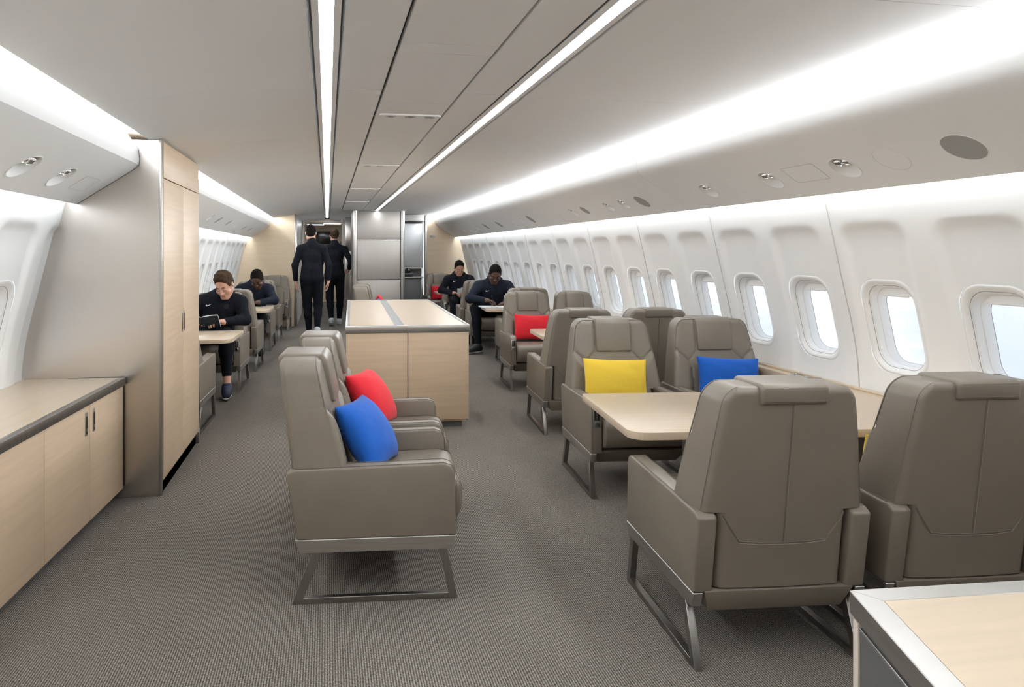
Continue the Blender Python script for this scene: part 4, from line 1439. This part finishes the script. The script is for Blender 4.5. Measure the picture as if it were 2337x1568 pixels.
    for q in 'RL':
        hp, kn, an = V(*J['hip' + q]), V(*J['kn' + q]), V(*J['an' + q])
        up = .12 if bare_ankle else .03
        e2 = an + nrm(kn - an) * up
        f.cap(hp, kn, .097, .072, k=.05); f.cap(kn, kn + (e2 - kn) * .4, .071, .064, k=.03); f.cap(kn + (e2 - kn) * .4, e2, .064, .045, k=.03)
    field_obj('trousers', f, .0085, trousers, root)
    # --- shoes
    for q in 'RL':
        an, toe = V(*J['an' + q]), V(*J['toe' + q])
        d = nrm(toe - an)
        up = V(*J['shoe_up' + q]) if 'shoe_up' + q in J else V(0, 0, 1)
        fwd = nrm(d - up * (d @ up)); sd = np.cross(fwd, up)
        heel = an - up * .055 - fwd * .035; tip = heel + fwd * .225
        f = Field()
        f.cap(heel + up * .018, heel + up * .018 + fwd * .09, .040, .040, k=.03)
        f.cap(heel + fwd * .09 + up * .012, tip - fwd * .03, .042, .034, k=.03)
        f.cap(an + up * .004, an - up * .03, .043, .044, k=.03)
        f.cap(an - up * .01, heel + fwd * .16 + up * .01, .040, .032, k=.03)
        f.half(heel - up * .030, up)
        sh_ = field_obj('shoe', f, .006, shoe_m, root)
        f = Field()
        f.cap(heel, heel + fwd * .09, .0445, .0445, k=.02); f.cap(heel + fwd * .09, tip - fwd * .03, .0455, .038, k=.02)
        f.half(heel - up * .036, up); f.half(heel - up * .016, -up)
        field_obj('sole', f, .006, sole_m, sh_)
    # --- chest logo and dim emblem
    if logo:
        from mathutils.bvhtree import BVHTree
        me = topo.data
        bvh = BVHTree.FromPolygons([v.co[:] for v in me.vertices], [p.vertices[:] for p in me.polygons])
        def patch(name, outline, cx, czz, sc, m):
            vs = []
            for (a, b) in outline:
                o = Vector(che + CR @ V(cx + a * sc, .5, czz + b * sc)); dr = Vector(CR @ V(0, -1, 0))
                hit = bvh.ray_cast(o, dr)
                if hit[0] is None: return
                vs.append(hit[0] - dr * .0035)
            mb = MB()
            c = sum(vs, Vector()) / len(vs)
            n_ = len(vs)
            if name == 'emblem':
                mb.add(vs + [c], [(i, (i + 1) % n_, n_) for i in range(n_)])
            else:
                mb.add(vs, [tuple(range(n_))])
            mb.build(name, m, topo, fix=False)
        sw = [(0, .40), (-.25, .29), (-.55, .17), (-.68, .13), (-.77, .15), (-.79, .23), (-.74, .34), (-.86, .24), (-.95, .12), (-.97, .02), (-.90, -.05), (-.78, -.06), (-.62, -.01), (-.35, .15)]
        patch('chest_logo', [(-a - .97, b) for a, b in sw][::-1] if False else [(-(a + .48), b) for a, b in sw], .085, .035, .062, M['logo_white'])
        patch('emblem', [(math.cos(R(a)) , math.sin(R(a))) for a in range(0, 360, 30)], -.085, .03, .026, M['logo_dim'])
    return root

# person sitting: local frame = seat frame (x to the sitter's right, y forward)
def sit(pelvis, neck, headc, shw=.185, legs=None, arms=None, **kw):
    p, n, h = V(*pelvis), V(*neck), V(*headc)
    J = dict(pelvis=p, neck=n, head=h, chest=p + (n - p) * .66)
    up = nrm(n - p)
    for q, s in (('R', 1), ('L', -1)):
        J['sh' + q] = n + V(s * (shw - .01), 0, 0) - up * .10
        J['hip' + q] = p + V(s * .085, .02, -.01)
        l = legs[q]; J['kn' + q], J['an' + q], J['toe' + q] = V(*l[0]), V(*l[1]), V(*l[2])
        a = arms[q]; J['el' + q], J['wr' + q] = V(*a[0]), V(*a[1]); J['hand' + q] = a[2]
    J.update(kw)
    return J

def seated(key, *a, **k):
    s = SE[key]
    return person(tuple(s.location), -math.degrees(s.rotation_euler.z), *a, **k)

# 1 man reading (left, nearest)
J = sit((.0, .06, .56), (-.10, .15, .965), (-.135, .25, 1.055), shw=.20,
        legs=dict(R=((.10, .49, .56), (.10, .62, .095), (.10, .80, .05)), L=((-.19, .50, .57), (-.22, .60, .105), (-.24, .78, .05))),
        arms=dict(R=((.30, .20, .72), (.12, .44, .72), ((-.75, .55, .15), (-.2, .3, -.9), 1, .75, .6)),
                  L=((-.33, .20, .70), (-.15, .42, .70), ((.75, .60, .12), (.2, .3, -.9), -1, .75, .6))))
seated('M1', J, M['skin_light'], M['cloth_black'], M['cloth_trouser'], M['hair_brown'], 'full',
       'man in black hooded top reading a book, seated left beyond the closet', M['shoe_navy'], M['sole_white'], M['lip'], headturn=(14, 34, 4), chest_pitch=10, bulk=1.06, bare_ankle=True)
# 2 second left man
J = sit((.0, .08, .56), (-.09, .30, .94), (-.125, .42, 1.01), shw=.195,
        legs=dict(R=((.12, .50, .56), (.12, .58, .095), (.12, .76, .05)), L=((-.18, .52, .57), (-.20, .60, .095), (-.22, .78, .05))),
        arms=dict(R=((.30, .38, .72), (.13, .58, .70), ((-.7, .6, .0), (-.1, .1, -1), 1, .8, .6)),
                  L=((-.35, .36, .71), (-.16, .56, .70), ((.8, .5, .0), (.1, .1, -1), -1, .8, .6))))
seated('O1', J, M['skin_dark'], M['cloth_navy'], M['cloth_trouser'], M['hair_dark'], 'crop',
       'man in dark navy top bent over the second left table', M['shoe_black'], M['shoe_black'], M['lip_dark'], headturn=(4, 44, 3), chest_pitch=28, bulk=1.08, logo=False)
# 3 man writing (right)
J = sit((.02, .12, .575), (-.04, .33, .985), (-.03, .43, 1.075), shw=.215,
        legs=dict(R=((.25, .50, .60), (.23, .62, .105), (.37, .72, .05)), L=((-.18, .52, .58), (-.16, .66, .105), (-.16, .84, .05))),
        arms=dict(R=((.33, .47, .735), (.12, .66, .725), ((-.85, .5, -.1), (-.2, .35, -.8), 1, .85, .7)),
                  L=((-.36, .46, .73), (-.17, .66, .70), ((.85, .5, -.1), (0, 0, -1), -1, .3, .2))))
seated('F1', J, M['skin_dark'], M['cloth_navy'], M['cloth_trouser'], M['hair_dark'], 'crop',
       'man in navy hooded top writing at a table on the right', M['shoe_black'], M['sole_white'], M['lip_dark'], headturn=(2, 38, -6), chest_pitch=24, bulk=1.15)
# 4 man looking at his lap (right, farther)
J = sit((.0, .05, .575), (.02, .17, 1.0), (.02, .23, 1.105), shw=.20,
        legs=dict(R=((.14, .50, .56), (.14, .58, .095), (.14, .76, .05)), L=((-.14, .52, .57), (-.14, .60, .095), (-.14, .78, .05))),
        arms=dict(R=((.33, .16, .72), (.13, .36, .68), ((-.7, .6, .0), (-.2, .3, -.8), 1, .8, .6)),
                  L=((-.30, .18, .72), (-.08, .38, .69), ((.7, .6, .1), (.1, .3, -.9), -1, .8, .6))))
seated('H1', J, M['skin_tan'], M['cloth_black'], M['cloth_trouser'], M['hair_dark'], 'crop',
       'man in black top with white logo looking down, far right', M['shoe_black'], M['shoe_black'], M['lip'], headturn=(-4, 30, 0), chest_pitch=12, bulk=1.06)

def walk(J0): return {k: (V(*v) if k[:4] != 'hand' else v) for k, v in J0.items()}
# 5 walking man, nearer
J = walk(dict(pelvis=(0, 0, .96), chest=(0, .01, 1.30), neck=(.0, .0, 1.535), head=(-.02, .035, 1.685),
     shR=(.178, 0, 1.425), elR=(.268, -.02, 1.165), wrR=(.262, .02, .915), handR=((-.05, .12, -1), (-1, 0, 0), -1, .35, .4),
     shL=(-.178, 0, 1.425), elL=(-.268, .0, 1.165), wrL=(-.258, .06, .905), handL=((.05, .15, -1), (1, 0, 0), 1, .35, .4),
     hipR=(.095, 0, .94), knR=(.10, .04, .52), anR=(.085, -.14, .150), toeR=(.09, -.02, .035),
     hipL=(-.095, 0, .94), knL=(-.075, .10, .52), anL=(-.045, .06, .095), toeL=(-.05, .22, .045)))
J['shoe_upR'] = nrm(V(0, .62, .78))
person((-.245, 11.50, 0), 0, J, M['skin_light'], M['cloth_black'], M['cloth_trouser'], M['hair_dark'], 'short',
       'taller walking man in black seen from behind, left of the pair', M['shoe_white'], M['sole_white'], M['lip'], hood=False, logo=False, bulk=1.0)
# 6 walking man, farther
J = walk(dict(pelvis=(0, 0, .96), chest=(0, .01, 1.30), neck=(.0, .0, 1.535), head=(.0, .035, 1.685),
     shR=(.185, 0, 1.425), elR=(.300, -.06, 1.20), wrR=(.275, .13, 1.06), handR=((-.1, .9, -.35), (-1, 0, -.1), -1, .5, .4),
     shL=(-.185, 0, 1.425), elL=(-.265, .0, 1.165), wrL=(-.25, .05, .905), handL=((.05, .15, -1), (1, 0, 0), 1, .35, .4),
     hipR=(.095, 0, .94), knR=(.105, .14, .52), anR=(.09, .12, .095), toeR=(.09, .29, .045),
     hipL=(-.095, 0, .94), knL=(-.09, .03, .52), anL=(-.06, -.14, .120), toeL=(-.06, .0, .035)))
J['shoe_upL'] = nrm(V(0, .42, .9))
person((.135, 13.35, 0), 0, J, M['skin_light'], M['cloth_black'], M['cloth_trouser'], M['hair_brown'], 'crop',
       'farther walking man in black with right elbow bent, seen from behind', M['shoe_white'], M['sole_white'], M['lip'], hood=False, logo=False, bulk=1.0)

# ---------------------------------------------------------------- things they hold and use
def place(name, key, loc, rz=0, rx=0, ry=0):
    s = SE[key]
    m = Matrix.Translation(s.location) @ Matrix.Rotation(s.rotation_euler.z, 4, 'Z') @ Matrix.Translation(loc) @ Matrix.Rotation(R(rz), 4, 'Z') @ Matrix.Rotation(R(rx), 4, 'X') @ Matrix.Rotation(R(ry), 4, 'Y')
    o = empty(name); o.matrix_world = m
    return o
# open book, spine at the origin, pages curve to both sides; cover faces away from the reader
root = place('open_book', 'M1', (.01, .56, .70), rx=38, rz=0)
tag(root, 'open book with dark printed page held by the reading man', 'book')
def page_block(s, z0, z1):
    pr = []
    n = 10
    for i in range(n + 1):
        t = i / n; pr.append((s * t * .150, .022 * math.sin(t * PI * .55) + z1 * (1 if i else .4)))
    for i in range(n, -1, -1):
        t = i / n; pr.append((s * t * .150, .022 * math.sin(t * PI * .55) + z0))
    return pr
for s in (-1, 1):
    MB().prism(page_block(s, .0005, .010), 'y', -.105, .105).build('pages', M['paper'], root, angle=40)
    MB().prism(page_block(s, -.002, .0), 'y', -.108, .108).build('cover', M['print_dark'], root, angle=40)
MB().prism(page_block(-1, .0105, .0110), 'y', -.085, .085).build('printed_page', M['print_dark'], root, angle=40)
MB().prism(page_block(1, .0105, .0110), 'y', -.02, .085).build('printed_page', M['print_dark'], root, angle=40)
# second left man: phone
root = place('phone', 'O1', (.02, .66, .69), rx=20)
tag(root, 'pale phone in the hands of the second left man', 'phone')
MB().box(-.036, .036, -.07, .07, -.004, .004, .003).build('phone_body', M['paper'], root)
MB().box(-.032, .032, -.064, .064, .004, .0045).build('phone_screen', M['screen'], root)
# writing man: notebook and pen
root = place('notebook', 'F1', (.02, .80, TZ + .001), rz=4)
tag(root, 'open notebook with blue cover under the writing hand', 'notebook')
MB().box(-.21, .21, -.14, .14, 0, .004, .001).build('cover', M['print_blue'], root)
MB().box(-.205, -.003, -.135, .135, .004, .012, .001).build('pages', M['paper'], root)
MB().box(.003, .205, -.135, .135, .004, .014, .001).build('pages', M['paper'], root)
root = place('pen', 'F1', (.045, .735, .735), rx=-35, ry=18)
tag(root, 'dark pen in the hand of the writing man', 'pen')
MB().tube([(0, 0, -.055), (0, 0, .085)], [.0035, .0045], 10).build('barrel', M['black'], root)
MB().tube([(0, 0, -.068), (0, 0, -.055)], [.0008, .0035], 10).build('tip', M['chrome'], root)
# far right man: magazine with white and grey print
root = place('magazine', 'H1', (.02, .50, .72), rx=48, rz=-8)
tag(root, 'folded white and grey magazine held in the lap of the far right man', 'magazine')
MB().box(-.07, .0, -.08, .08, -.002, .002, .001).box(.0, .06, -.08, .06, -.002, .003, .001).build('pages', M['paper'], root)
MB().box(-.06, -.01, -.05, .06, .002, .0026).build('printed_patch', M['print_blue'], root)
# bag on the floor under the seats
root = empty('carry_bag', (2.10, 10.42, 0), R(8))
tag(root, 'small black bag on the floor beyond the island, under a right seat', 'bag')
MB().box(-.16, .16, -.12, .12, 0, .145, .035, 4).build('bag_body', M['black'], root, angle=60)
MB().tube([(-.07, 0, .14), (-.05, 0, .165), (.05, 0, .165), (.07, 0, .14)], .006, 6).build('carry_handle', M['charcoal'], root)
